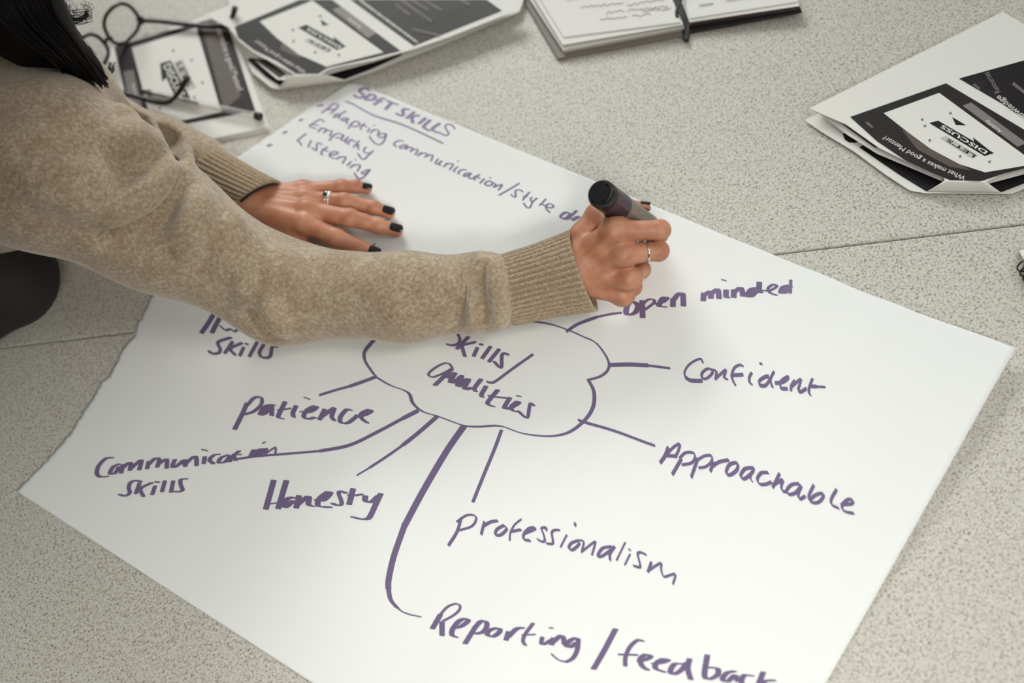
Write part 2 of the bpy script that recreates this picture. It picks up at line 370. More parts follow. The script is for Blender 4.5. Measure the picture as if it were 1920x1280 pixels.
ink(BL_, 'branch towards Honesty', (600, 560), 3.2, [({'nib': (6, 2)}, [(708,706),(600,800),(500,880)]), ({'nib': (3, 1.4)}, [(500,880),(400,950),(300,1015)]), ({'nib': (1.2, .6)}, [(300,1015),(225,1060)])], (5, 2), 1.2)
ink(BL_, 'long thick branch curving down to Reporting', (400, 720), 2.285, [({'nib': (10, 2.5)}, [(1075,182),(1000,290),(900,460),(820,610)]), ({'nib': (9, 2)}, [(820,610),(775,740),(753,840),(752,880)]),
 ({'nib': (7, 2)}, [(752,880),(762,925),(790,960)]), ({'nib': (3, 1.5)}, [(790,960),(815,978),(850,990)]), ({'nib': (1, .5)}, [(850,990),(890,998)])], (9, 2), 1.2)
ink(BL_, 'branch towards Professionalism', (600, 560), 3.2, [[(1090,792),(1050,900),(980,1070),(920,1220)]], (4.2, 1), 1.3)
ink(BL_, 'branch towards Confident', (0, 0), 1, [({'nib': (1, 5)}, [(1142,685),(1180,684),(1215,686)]), ({'nib': (1, 2)}, [(1215,686),(1235,689),(1256,692)])], (1, 4), 1.5)
ink(BL_, 'branch towards Approachable', (0, 0), 1, [[(1085,788),(1100,793),(1150,808),(1228,837)]], (1.5, 3.4), 1.3)
ink(BL_, 'dark branch towards open minded', (0, 0), 1, [({'nib': (2, 3)}, [(1063,622),(1085,608),(1120,595)]), ({'nib': (1, 1.5)}, [(1120,595),(1143,590),(1165,587)])], (2, 3), 1.4)
ink(HW, 'handwritten words open minded', (1150, 510), 5.333, [
 [(200,300),(155,320),(128,400),(152,432),(220,410),(248,345),(222,308)], [(290,292),(295,458)], ({'nib': (4, .5)}, [(290,330),(350,280),(400,280),(410,310),(320,380)]),
 [(440,325),(500,300),(535,262),(500,262),(468,310),(462,345),(515,352)], [(600,272),(597,348)], [(600,290),(650,225),(690,218),(700,250),(703,342)],
 [(905,218),(902,292)], [(910,240),(960,202),(978,208),(977,268)], [(980,230),(1030,182),(1050,192),(1060,272)], [(1130,190),(1130,250),(1145,265)],
 ({'nib': (3, 1)}, [(1092,85),(1122,92)]), [(1207,190),(1207,262)], [(1210,215),(1268,168),(1288,190),(1298,248)],
 [(1430,168),(1382,182),(1342,240),(1380,252),(1440,190)], [(1462,112),(1460,190),(1475,212)],
 ({'nib': (4, .5)}, [(1490,190),(1560,195),(1635,152),(1600,132),(1550,170),(1570,215),(1632,240)]),
 [(1755,142),(1700,160),(1678,212),(1720,215),(1770,155)], ({'nib': (4, .3)}, [(1776,90),(1772,222)])], (8.4, .5), 1.3)
ink(HW, 'handwritten word Confident', (1260, 660), 6.194, [
 ({'nib': (1, 1.6)}, [(360,130),(345,95),(290,100),(200,160),(150,240),(158,300)]), ({'nib': (1, 5)}, [(158,300),(220,338),(350,345)]),
 [(470,215),(410,205),(350,260),(360,315),(410,315),(470,260),(470,215)], [(475,215),(520,240),(510,330)], [(515,320),(620,225),(625,250),(610,310),(645,332)],
 [(825,178),(790,168),(730,202),(700,290),(715,350),(738,398)], ({'nib': (1, 4.5)}, [(705,288),(825,280)]), [(928,258),(902,310),(907,365),(928,385)], [(1030,152),(1042,150)],
 ({'nib': (1, 5)}, [(1120,290),(1070,305),(1015,350),(1030,395),(1090,395),(1140,330)]), [(1185,240),(1145,330),(1168,415)],
 ({'nib': (1, 5)}, [(1205,370),(1290,360),(1355,312),(1330,305),(1262,360),(1270,430),(1340,440)]), [(1425,345),(1390,400),(1385,462)],
 [(1395,420),(1493,330),(1490,380),(1470,450)], ({'nib': (1, 5)}, [(1470,450),(1495,480),(1560,445)]), [(1635,330),(1597,430),(1595,490),(1610,515)],
 ({'nib': (1, 4.5)}, [(1610,415),(1680,418)]), ({'nib': (1, 2)}, [(1680,418),(1778,422)])], (2.2, 2.4), 1.5)
ink(HW, 'handwritten word Approachable', (1210, 800), 4.465, [
 [(195,182),(170,250),(130,312)], ({'nib': (3, 3)}, [(150,290),(220,200),(290,152),(280,210),(252,265)]), ({'nib': (2, 5)}, [(190,253),(265,255)]),
 [(305,275),(230,405)], ({'nib': (2, 4)}, [(290,270),(340,225),(405,225),(418,260),(390,308),(312,325)]), [(442,275),(388,430)],
 ({'nib': (2, 4)}, [(430,290),(500,250),(558,252),(555,300),(510,342),(452,352)]), [(575,302),(548,382)], [(560,345),(620,305),(700,288)],
 [(760,308),(705,330),(680,395),(710,412),(768,370),(778,322),(760,308)], [(900,348),(835,360),(800,418),(830,442),(895,390),(910,350)], ({'nib': (2, 2)}, [(908,350),(882,430),(898,465)]),
 [(1028,388),(972,392),(940,440),(955,482),(1000,488),(1058,468)], [(1125,398),(1068,512)], [(1085,485),(1152,448),(1140,500),(1150,543),(1185,550)],
 [(1288,482),(1225,492),(1185,540),(1205,572),(1260,558),(1308,502),(1282,570),(1295,612),(1340,588)],
 [(1412,498),(1370,590),(1390,638),(1448,642),(1490,600),(1488,568),(1430,578),(1380,620)], [(1603,538),(1562,610),(1562,662),(1620,692)],
 [(1642,665),(1728,658),(1738,628),(1700,622),(1655,660),(1655,708),(1700,730),(1745,737)]], (3.4, 5.0), 1.0)
ink(HW, 'handwritten word Professionalism', (820, 940), 4.0, [
 [(180,132),(150,230),(87,332)], ({'nib': (2.4, 2)}, [(150,155),(220,107),(280,107),(293,140),(258,190),(165,220)]), [(355,158),(332,248)], [(345,190),(400,157),(452,147)],
 [(500,182),(450,212),(438,253),(480,252),(523,208),(500,182)], ({'nib': (1.6, 1.6)}, [(630,137),(580,180),(550,240),(545,295)]), [(555,228),(628,215)],
 [(660,243),(728,215),(733,202),(690,207),(652,250),(652,288),(698,298)], ({'nib': (2.6, 3)}, [(820,222),(820,202),(785,207),(800,250),(810,298),(790,308),(757,290)]),
 ({'nib': (2.6, 3)}, [(918,220),(880,222),(862,245),(870,290),(868,323),(827,323)]), ({'nib': (1.6, 1.6)}, [(975,260),(930,348)]), [(1038,170),(1037,188)],
 [(1060,302),(1010,322),(992,358),(1020,372),(1068,330),(1060,302)], ({'nib': (2, 2)}, [(1070,300),(1103,312),(1088,390)]), ({'nib': (2, 2)}, [(1095,380),(1183,312),(1187,330),(1165,408)]),
 [(1310,345),(1242,360),(1208,417),(1240,417),(1308,370),(1333,347),(1300,400),(1300,448)], ({'nib': (1.6, 1.6)}, [(1413,317),(1350,448)]),
 ({'nib': (1.6, 1.6)}, [(1450,405),(1411,483)]), [(1445,370)], ({'nib': (2.6, 3.4)}, [(1568,405),(1530,390),(1507,402),(1520,460),(1523,498),(1477,490)]),
 [(1608,462),(1582,532)], ({'nib': (2, 3)}, [(1590,520),(1678,467),(1680,510),(1700,567),(1750,555),(1788,552),(1770,622)])], (3.0, 3.6), 1.15)
ink(HW, 'handwritten word Reporting', (780, 1110), 5.647, [
 [(262,242),(178,388)], ({'nib': (3, 1)}, [(245,260),(330,165),(410,130),(465,140),(465,190),(400,250),(290,310)]), [(280,322),(280,462)],
 [(395,385),(480,370),(558,312),(530,288),(462,310),(397,390),(385,455),(430,483)], [(640,370),(528,552)], [(620,400),(690,320),(748,322),(758,370),(720,430),(640,450)],
 [(860,392),(792,412),(762,458),(820,483),(888,440),(898,402),(860,392)], [(990,432),(962,518)], [(985,485),(1070,402),(1135,387)],
 ({'nib': (5, 1)}, [(1248,342),(1162,460),(1142,530),(1165,570)]), ({'nib': (1, .5)}, [(1132,465),(1270,458)]), ({'nib': (6, 1)}, [(1345,487),(1332,548),(1360,558),(1440,512)]),
 ({'nib': (2, .5)}, [(1422,387),(1453,390)]), [(1462,495),(1438,562)], [(1450,540),(1530,472),(1563,482),(1575,557)],
 [(1697,490),(1640,512),(1592,570),(1640,583),(1700,540)], ({'nib': (7, 1)}, [(1722,500),(1708,620),(1660,705),(1590,742)]), ({'nib': (2, 1)}, [(1590,742),(1510,718),(1440,660)])], (8.0, 1.4), 1.3)
ink(HW, 'handwritten word feedback after a tall slash', (1100, 1120), 4.8, [
 [(262,288),(160,480),(64,645)], ({'nib': (6, 1)}, [(505,395),(460,387),(390,450),(352,540),(350,617)]), ({'nib': (1, 1)}, [(290,515),(460,520)]),
 [(475,575),(540,560),(578,532),(530,518),(483,560),(503,620),(548,653)], [(605,600),(680,588),(735,567),(690,557),(632,590),(622,640),(695,672)],
 [(860,600),(792,602),(755,668),(790,692),(860,650),(900,592)], [(928,557),(912,640),(938,738)], [(1088,522),(1062,698),(1100,737),(1178,700),(1178,642),(1092,632)],
 [(1328,667),(1262,682),(1224,738),(1270,757),(1338,702),(1360,757)], [(1485,707),(1420,702),(1393,760),(1420,800)], [(1590,675),(1545,790)], [(1685,747),(1590,762),(1660,840)]], (8.6, 1.2), 1.4)
ink(HW, 'end of a purple word showing above the sleeve', (420, 300), 4.571, [
 ({'nib': (1, 1)}, [(1282,740),(1292,722)]), [(1375,830),(1400,793),(1415,830)], [(1490,830),(1520,803),(1555,803),(1545,860)], [(1250,850),(1300,800),(1330,850)]], (4.5, 2), 1.2)
ink(HW, 'dark word in the shade under the flat hand', (420, 300), 4.571, [[(700,800),(750,778),(830,765)], [(760,850),(800,770)], [(850,830),(900,780)]], (4.5, 2), 1.2)
# ------------------------------------------------------------------ printed leaflets
M_white = mat('leaflet_paper', (.76, .755, .72), .6)
M_print = mat('dark_print', (.020, .0165, .016), .42)
M_print2 = mat('black_print', (.012, .010, .011), .4)
M_tab = mat('grey_print', (.20, .185, .175), .5)
M_pale = mat('pale_grey_print', (.52, .51, .49), .6)
for _m in (M_print, M_print2): _m.node_tree.nodes['Principled BSDF'].inputs['Specular IOR Level'].default_value = .22
M_brownp = mat('brown_print', (.085, .062, .05), .5)
M_text = mat('white_lettering', (.62, .60, .58), .6)
M_dim = mat('dim_lettering', (.20, .175, .18), .6)

def plate(name, pts, mat_, parent, thick=.0006, mi=None):
    """flat sheet traced on its own plane: pts are (photo x, photo y, height over table)"""
    bm = bmesh.new(); vv = [bm.verts.new(tuple(P(*q))) for q in pts]
    f = bm.faces.new(vv); f.normal_update()
    if f.normal.z < 0: f.normal_flip()
    r = bmesh.ops.extrude_face_region(bm, geom=[f])
    for e in r['geom']:
        if isinstance(e, bmesh.types.BMVert): e.co.z -= thick
    bmesh.ops.triangulate(bm, faces=[q for q in bm.faces if len(q.verts) > 4])
    bmesh.ops.recalc_face_normals(bm, faces=bm.faces)
    me = bpy.data.meshes.new(name); bm.to_mesh(me); bm.free(); me.materials.append(mat_)
    o = bpy.data.objects.new(name, me); COL.objects.link(o); set_parent(o, parent); return o
def flat(name, polys, h, mat_, parent):
    m = MB()
    for k, pl in enumerate(polys):
        q = [P(x, y, h + .00002 * k) for x, y in pl]
        a = sum((q[i][0] * q[(i + 1) % len(q)][1] - q[(i + 1) % len(q)][0] * q[i][1]) for i in range(len(q)))
        if a < 0: q = q[::-1]
        m.add(q, [tuple(range(len(q)))])
    return m.build(name, mat_, parent)
def lettering(name, text, path, h, mat_, parent, stretch=1.0, bold=.0, lift=0.0, top=None):
    """text laid on a leaflet along a base line given in photo pixels, its height following its width"""
    c = bpy.data.curves.new('lettering', 'FONT'); c.body = text; c.resolution_u = 2; c.offset = bold
    o = bpy.data.objects.new('lettering', c); COL.objects.link(o)
    bpy.context.view_layer.update()
    me = o.to_mesh(); v = np.array([q.co[:] for q in me.vertices]); F = [tuple(p.vertices) for p in me.polygons]
    o.to_mesh_clear(); bpy.data.objects.remove(o); bpy.data.curves.remove(c)
    pts = [P(x, y, h) for x, y in path]; pts = catmull(pts, 8) if len(pts) > 2 else pts
    L = np.concatenate([[0], np.cumsum([np.linalg.norm(pts[i + 1] - pts[i]) for i in range(len(pts) - 1)])])
    w_ = v[:, 0].max() - v[:, 0].min(); sc = L[-1] / w_; out = []
    if top is not None:                                         # letter height given by a photo point on the line of the letter tops
        d = (pts[-1] - pts[0]) / np.linalg.norm(pts[-1] - pts[0]); q = P(top[0], top[1], h) - pts[0]
        stretch = abs(q @ np.cross((0, 0, 1.0), d)) / (v[:, 1].max() * sc)
    for x, y, z in v:
        s_ = (x - v[:, 0].min()) * sc; i = min(max(np.searchsorted(L, s_) - 1, 0), len(pts) - 2)
        d = (pts[i + 1] - pts[i]); d = d / np.linalg.norm(d)
        up = np.cross((0, 0, 1.0), d)
        out.append(pts[i] + d * (s_ - L[i]) + up * (y * sc * stretch + lift))
    return mesh_obj(name, out, F, mat_, parent)
def mix(a, b_, t): return (a[0] + (b_[0] - a[0]) * t, a[1] + (b_[1] - a[1]) * t)
def quad_at(q, s, t):
    return mix(mix(q[0], q[1], s), mix(q[3], q[2], s), t)
def sub_quad(q, s0, s1, t0, t1): return [quad_at(q, s0, t0), quad_at(q, s1, t0), quad_at(q, s1, t1), quad_at(q, s0, t1)]
def text_bars(q, h, rows, parent, name='small_print', mt=None, seed=1):
    r = random.Random(seed); polys = []
    for i, (t, s0, s1, hh) in enumerate(rows):
        s = s0
        while s < s1 - .01:
            w_ = min(r.uniform(.02, .05), s1 - s); polys.append(sub_quad(q, s, s + w_, t - hh, t + hh)); s += w_ + .012
    return flat(name, polys, h, mt or M_dim, parent)
def leaflet(px, label):
    p = P(px[0], px[1]); r = empty('printed_leaflet', (p[0], p[1], TZ)); tag(r, label, 'leaflet', 'folded printed discussion leaflets'); return r

# --- leaflet under the glasses (its heading reads down the photo)
lf = leaflet((350, 160), 'black and white discussion leaflet lying flat under the eyeglasses and clear pen')
for k, (dx, dy) in enumerate(((3, 5), (-2, 3), (2, 1))):
    plate('bottom_sheet', [(198 + dx, 96 + dy, .0010 + .001 * k), (424 + dx, 18 + dy, .001 + .001 * k), (503 + dx, 240 + dy, .001 + .001 * k), (262 + dx, 292 + dy, .001 + .001 * k)], M_white, lf, .0007)
hA = .0044
ts = plate('top_sheet', [(197, 95, hA), (425, 16, hA), (502, 238, hA), (258, 290, hA)], M_white, lf, .0007)
cA = [(421, 28), (479, 208), (252, 250), (214, 88)]                       # reading corners: top-left, top-right, bottom-right, bottom-left
flat('printed_card', [cA], hA + .0002, M_print, ts)
flat('picture_panel', [[(368, 52), (415, 210), (286, 238), (247, 89)]], hA + .0004, M_white, ts)
flat('brown_tint', [[(376, 40), (408, 34), (452, 180), (420, 205)]], hA + .0003, M_brownp, ts)
lettering('heading_text', 'What makes a good Mentor?', [(402, 44), (446, 172)], hA + .0005, M_text, ts, 1.0, .012)
flat('activity_tab', [[(231, 134), (250, 130), (268, 208), (246, 213)]], hA + .0004, M_tab, ts)
lettering('tab_text', 'Activity', [(246, 158), (253, 182)], hA + .0006, M_text, ts, 1.0, .02)
flat('logo_flag', [[(300, 119), (320, 113), (357, 184), (331, 188)], [(300, 119), (304, 153), (318, 140)]], hA + .0005, M_print2, ts)
lettering('logo_word', 'DISCUSS', [(306, 124), (335, 184)], hA + .0007, M_white, ts, 1, .02, 0, (319, 118))
flat('logo_block', [[(325, 117), (342, 111), (368, 165), (350, 170)]], hA + .0005, M_pale, ts)
lettering('logo_word', "LET'S", [(330, 120), (351, 164)], hA + .0007, M_print, ts, 1, .02, 0, (341, 116))
for x, y in ((322, 93), (357, 111), (377, 153), (298, 172), (297, 201), (362, 180)): flat('logo_dot', [[(x, y), (x + 4, y - 1), (x + 5, y + 4), (x + 1, y + 5)]], hA + .0005, M_tab, ts)

def bulging(px, label, lay):
    """loosely folded leaflet whose near end gapes open either side of a pressed-down lip"""
    r = leaflet(px, label)
    hb, hm, ht = lay['h']
    plate('bottom_sheet', [(x, y, hb) for x, y in lay['bottom']], M_white, r, .0008)
    for pl in lay['inside']:
        flat('printed_inside', [pl], hb + .0004, M_print2, r)
    for pl in lay['middle']:
        plate('inner_sheet', [(x, y, hm) for x, y in pl], M_white, r, .0006)
    for pl in lay.get('middle_print', []):
        flat('printed_inside', [pl], hm + .0003, M_print, r)
    t = plate('top_sheet', [(x, y, ht) for x, y in lay['top']], M_white, r, .0008)
    a, b_, c_, d_ = lay['lip']
    m = MB(); n = 8; V_ = []
    for i in range(n + 1):
        k = i / n; hh = ht - (ht - hb - .0006) * (k * k * .6 + k * .4)
        for s in np.linspace(0, 1, 9):
            e = mix(mix(a, d_, k), mix(b_, c_, k), s); V_.append(P(e[0], e[1], hh))
    m.add(V_, [(i * 9 + j, i * 9 + j + 1, i * 9 + j + 10, i * 9 + j + 9) for i in range(n) for j in range(8)])
    o = m.build('folded_lip', M_white, r, True); s_ = o.modifiers.new('thickness', 'SOLIDIFY'); s_.thickness = .0006; s_.offset = -1
    return r, t, ht
# --- leaflet at the right edge
rC, tC, hC = bulging((1760, 220), 'folded discussion leaflet at the right edge reading What makes a good Mentor? upside down', dict(
    h=(.0032, .0085, .0135),
    bottom=[(1508, 225), (1530, 214), (1880, 60), (2060, 200), (2010, 330), (1920, 353), (1897, 363), (1736, 362), (1706, 357), (1660, 327), (1600, 283), (1540, 247)],
    inside=[[(1611, 276), (1618, 272), (1700, 290), (1790, 325), (1772, 352), (1736, 358), (1690, 330), (1650, 303)], [(1845, 335), (1925, 305), (1970, 310), (1925, 342), (1878, 360), (1862, 356)],
            [(1580, 250), (1584, 262), (1592, 267), (1604, 268), (1612, 264), (1600, 250)]],
    middle=[[(1530, 208), (1880, 50), (2040, 200), (1950, 318), (1849, 345), (1773, 342), (1716, 318), (1645, 288), (1588, 252)]],
    middle_print=[[(1573, 228), (1584, 223), (1645, 268), (1652, 278), (1640, 276)]],
    top=[(1517, 203), (1880, 22), (1918, 44), (2060, 130), (2040, 290), (1920, 316), (1880, 326), (1849, 341), (1772, 339), (1768, 331), (1714, 309), (1648, 277), (1600, 243), (1586, 233)],
    lip=[(1772, 338), (1848, 340), (1876, 360), (1738, 359)]))
pC = hC + .0004
cardC = [(1835, 341), (1783, 338), (1745, 323), (1700, 302), (1645, 265), (1594, 219), (1774, 156), (2010, 296), (1920, 316), (1880, 326)]
flat('printed_card', [cardC], pC, M_print, tC)
flat('brown_tint', [[(1690, 242), (1720, 280), (1780, 312), (1822, 320), (1760, 285), (1680, 235)]], pC + .0001, M_brownp, tC)
flat('picture_panel', [[(1657, 212), (1761, 174), (1943, 307), (1847, 323), (1800, 308), (1745, 279), (1700, 246)]], pC + .0002, M_white, tC)
lettering('heading_text', 'What makes a good Mentor?', [(1812, 331), (1735, 298), (1660, 254)], pC + .0003, M_text, tC, .95, .012)
flat('activity_tab', [[(1805, 198), (1821, 192), (1925, 268), (1908, 275)]], pC + .0002, M_tab, tC)
lettering('tab_text', 'Activity', [(1880, 246), (1850, 224)], pC + .0004, M_text, tC, .8, .02)
flat('logo_flag', [[(1742, 230.5), (1759, 226), (1864, 287), (1846, 292.5)], [(1824, 257), (1862, 287), (1828, 270)], [(1785, 219), (1792, 234), (1812, 235)]], pC + .0003, M_print2, tC)
lettering('logo_word', 'DISCUSS', [(1852, 284), (1767, 233.5)], pC + .0005, M_white, tC, 1, .02, 0, (1755, 234.5))
flat('logo_block', [[(1762, 259), (1774, 254), (1836, 292), (1822, 297)]], pC + .0003, M_pale, tC)
lettering('logo_word', "LET'S", [(1830, 291), (1778, 259.5)], pC + .0005, M_print, tC, 1, .02, 0, (1768, 261))
for x, y in ((1740, 262), (1731, 235), (1779, 211), (1797, 292), (1852, 302), (1726, 223)): flat('logo_dot', [[(x, y), (x + 5, y - 2), (x + 6, y + 3), (x + 2, y + 4)]], pC + .0003, M_tab, tC)
flat('second_card', [[(1798, 147), (1985, 95), (2060, 150), (2030, 282)]], pC, M_print2, tC)
flat('brown_tint', [[(1822, 156), (1838, 150), (1852, 158), (1834, 166)], [(1810, 151), (1860, 180), (1905, 212), (1925, 218), (1880, 180)]], pC + .0001, M_print, tC)
lettering('heading_text', 'Knowledge', [(1938, 229), (1873, 178)], pC + .0003, M_text, tC, 1, .012, 0, (1867, 186))
lettering('small_print', 'Resources', [(1876, 172), (1853, 134)], pC + .0003, M_dim, tC, 1.2, .012)
text_bars([(1826, 155), (1840, 166), (1836, 169), (1822, 158)], pC + .0003, [(.5, .1, .9, .4)], tC)
text_bars([(1900, 152), (1925, 172), (1921, 178), (1896, 158)], pC + .0003, [(.5, .05, .95, .4)], tC)
text_bars([(1625, 226), (1640, 238), (1636, 242), (1621, 230)], pC + .0003, [(.5, .1, .9, .4)], tC)

# --- leaflet at the top, between the glasses and the notebook
rB, tB, hB = bulging((640, 70), 'folded discussion leaflet with gaping near end behind the SOFT SKILLS heading', dict(
    h=(.0075, .014, .0195),
    bottom=[(452, 92), (440, 60), (420, -40), (760, -140), (985, -10), (974, 22), (880, 62), (826, 85), (751, 113), (700, 134), (647, 151), (523, 167), (508, 164), (472, 135)],
    inside=[[(462, 112), (470, 108), (545, 130), (540, 150), (524, 160), (500, 146)], [(600, 128), (760, 90), (752, 104), (700, 128), (646, 149), (615, 142)]],
    middle=[[(448, 84), (440, 40), (700, -80), (960, -10), (900, 44), (776, 92), (700, 116), (618, 138), (540, 150), (520, 149), (490, 124)]],
    middle_print=[[(472, 108), (500, 112), (537, 139), (524, 146)]],
    top=[(384, 28), (480, -10), (700, -110), (978, 10), (974, 20), (942, 30), (845, 68), (776, 92), (749, 99), (700, 113), (640, 124), (614, 131), (600, 140), (553, 141), (545, 135), (520, 122), (475, 98), (447, 76), (430, 52)],
    lip=[(540, 142), (612, 140), (645, 150), (524, 164)]))
pB = hB + .0004
flat('printed_card', [[(440, 50), (563, -1), (622, -1), (751, 95), (700, 108), (614, 127), (597, 138), (555, 138), (520, 115), (475, 93), (446, 70)]], pB, M_print, tB)
flat('brown_tint', [[(530, 80), (560, 84), (590, 100), (560, 108), (525, 92)]], pB + .0001, M_brownp, tB)
flat('picture_panel', [[(487, 40), (586, 1), (719, 98), (612, 125), (560, 102), (520, 72)]], pB + .0002, M_white, tB)
lettering('heading_text', 'What makes a good Mentor?', [(575, 133), (525, 105), (482, 74)], pB + .0003, M_text, tB, .95, .012)
flat('activity_tab', [[(623, 18), (640, 12), (706, 62), (690, 71)]], pB + .0002, M_tab, tB)
lettering('tab_text', 'Activity', [(679, 50), (654, 32)], pB + .0004, M_text, tB, .8, .02)
flat('logo_flag', [[(559, 52), (574, 46), (649, 87), (632, 94)], [(625, 68), (648, 87), (628, 80)], [(601, 36), (604, 48), (617, 47)]], pB + .0003, M_print2, tB)
lettering('logo_word', 'DISCUSS', [(640, 87), (578, 52)], pB + .0005, M_white, tB, 1, .02, 0, (568, 53))
flat('logo_block', [[(569, 76), (580, 71), (624, 93), (613, 99)]], pB + .0003, M_pale, tB)
lettering('logo_word', "LET'S", [(620, 93.5), (582, 74)], pB + .0005, M_print, tB, 1, .02, 0, (574, 76))
for x, y in ((546, 55), (547, 76), (588, 97), (632, 102), (597, 29)): flat('logo_dot', [[(x, y), (x + 5, y - 2), (x + 6, y + 3), (x + 2, y + 4)]], pB + .0003, M_tab, tB)
flat('second_card', [[(657, -1), (912, -1), (941, 20), (776, 86)]], pB, M_print, tB)
flat('printed_block', [[(725, -1), (905, -1), (794, 50)]], pB + .0001, M_print2, tB)
B2 = [(676, -2), (787, 80), (781, 84), (668, 1)]
text_bars(B2, pB + .0003, [(.35, .02, .98, .33)], tB, 'heading_text', M_text, 3)
text_bars([(742, 4), (770, 26), (766, 31), (738, 9)], pB + .0003, [(.5, 0, 1, .4)], tB, 'small_print', M_dim, 4)
text_bars([(754, -3), (812, 38), (808, 43), (750, 2)], pB + .0003, [(.5, 0, 1, .4)], tB, 'small_print', M_dim, 5)
text_bars([(773, -3), (805, 16), (801, 21), (769, 2)], pB + .0003, [(.5, 0, 1, .4)], tB, 'small_print', M_dim, 6)
text_bars([(796, -3), (830, 17), (826, 22), (792, 2)], pB + .0003, [(.5, 0, 1, .4)], tB, 'small_print', M_dim, 7)
text_bars([(866, -2), (883, 7), (879, 12), (862, 2)], pB + .0003, [(.5, 0, 1, .4)], tB, 'small_print', M_dim, 8)
text_bars([(774, 52), (826, 64), (823, 69), (771, 57)], pB + .0003, [(.5, 0, 1, .4)], tB, 'small_print', M_dim, 9)

# ------------------------------------------------------------------ open hardback notebook at the top
M_cover = mat('taupe_cover', (.20, .175, .155), .55)
M_dark = mat('black_cloth', (.016, .013, .013), .6)
M_page = mat('cream_page', (.80, .795, .765), .75)
M_edges = mat('page_edges', (.52, .49, .45), .8)
M_rose = mat('rose_page_edge', (.55, .42, .35), .8)
M_pencil = mat('faint_pencil', (.48, .46, .43), .8)
q0 = P(1270, 60); nb = empty('open_notebook', (q0[0], q0[1], TZ)); tag(nb, 'open hardback notebook with dark ribbon marker at the top of the table', 'notebook')
def prism(name, px, h0, h1, mt, top_mt=None, parent=None):
    pts = [(P0(x, y, h1)) for x, y in px]; n = len(pts)
    V_ = [(p[0], p[1], TZ + h0) for p in pts] + [(p[0], p[1], TZ + h1) for p in pts]
    a = sum(pts[i][0] * pts[(i + 1) % n][1] - pts[(i + 1) % n][0] * pts[i][1] for i in range(n))
    F = [tuple(range(n, 2 * n)), tuple(range(n - 1, -1, -1))] + [(i, (i + 1) % n, n + (i + 1) % n, n + i) for i in range(n)]
    if a < 0: F = [f[::-1] for f in F]
    return mesh_obj(name, V_, F, [mt, top_mt or mt], parent, False, [1] + [0] * (n + 1))
bevel(prism('cover', [(1045, 110), (974, -12), (900, -140), (1180, -190), (1283, 66)], .0006, .0042, M_cover, None, nb), .001)
m_blk = prism('page_block', [(1056, 95), (990, -6), (930, -120), (1190, -165), (1283, 52)], .0045, .0085, M_edges, M_page, nb)
prism('page_block', [(1055, 84), (1000, -5), (940, -120), (1190, -165), (1281, 46)], .0087, .0125, M_edges, M_page, nb)
lp = prism('page', [(1057, 69), (1013, -1), (955, -110), (1190, -160), (1276, 41)], .0127, .0140, M_page, M_page, nb)
for (x0, y0, x1, y1, s_) in ((1089, 13, 1168, 7, 1), (1136, 24, 1170, 19, 2), (1125, 37, 1176, 31, 3), (1185, 31, 1220, 26, 4), (1176, 9, 1245, -1, 5), (1176, 19, 1252, 12, 6), (1204, 22, 1258, 16, 7), (1063, 0, 1085, -3, 8)):
    r = random.Random(s_); st = []
    n = int((x1 - x0) / 2.2); st = [P(x0 + (x1 - x0) * i / n, y0 + (y1 - y0) * i / n + r.uniform(-2.6, 2.6), .0143) for i in range(n + 1)]
    m = MB(); m.tube(st, .00045, 5); m.build('pencil_note', M_pencil, lp)
bevel(prism('spine', [(1281, 73), (1276, 40), (1180, -190), (1190, -195), (1296, 34), (1290, 74)], .0006, .0060, M_dark, None, nb), .0008)
# right half: thinner, its cover standing slightly clear of the table towards the fore edge
def slab(name, near0, near1, back, h00, h01, h10, h11, mt, top=None):
    V_ = []
    for (x, y), (lo, hi) in ((near0, (h00, h01)), (near1, (h10, h11))):
        for h in (lo, hi):
            p = P0(x, y, hi); V_.append((p[0], p[1], TZ + h)); V_.append((p[0] + back[0], p[1] + back[1], TZ + h))
    F = [(0, 4, 6, 2), (1, 3, 7, 5), (0, 2, 3, 1), (4, 5, 7, 6), (2, 6, 7, 3), (0, 1, 5, 4)]
    return mesh_obj(name, V_, F, [mt, top or mt], nb, False, [0, 0, 0, 0, 1, 0])
bk = P0(1180, -190) - P0(1281, 66)
bevel(slab('cover', (1289, 62), (1504, 21), bk, .0008, .0040, .0062, .0098, M_dark), .001)
slab('page_block', (1292, 48), (1497, 17), bk, .0043, .0085, .0100, .0120, M_dark)
slab('page_block', (1293, 41), (1499, 11), bk, .0087, .0110, .0122, .0135, M_rose, M_page)
rp = slab('page', (1294, 34), (1497, 3), bk, .0112, .0125, .0137, .0145, M_page)
m = MB(); m.tube([P(1311 + 2.4 * i, 10 - .3 * i + (2 if i % 2 else -2), .0135) for i in range(12)], .0005, 5); m.build('pencil_note', M_pencil, rp)
m = MB(); m.tube([P(1361 + 2.6 * i, 2 - .3 * i + (1.6 if i % 2 else -1.6), .0137) for i in range(20)], .0004, 5); m.build('pencil_note', M_pencil, rp)
rib = catmull([P(1290, -40, .016), P(1277, 0, .0165), P(1269, 22, .0155), P(1273, 40, .0120), P(1284, 53, .0065), P(1288, 60, .0045)], 6)
m = MB(); m.tube(rib, .0018, 10, True, 0, .35); m.build('ribbon_marker', M_dark, nb, True)

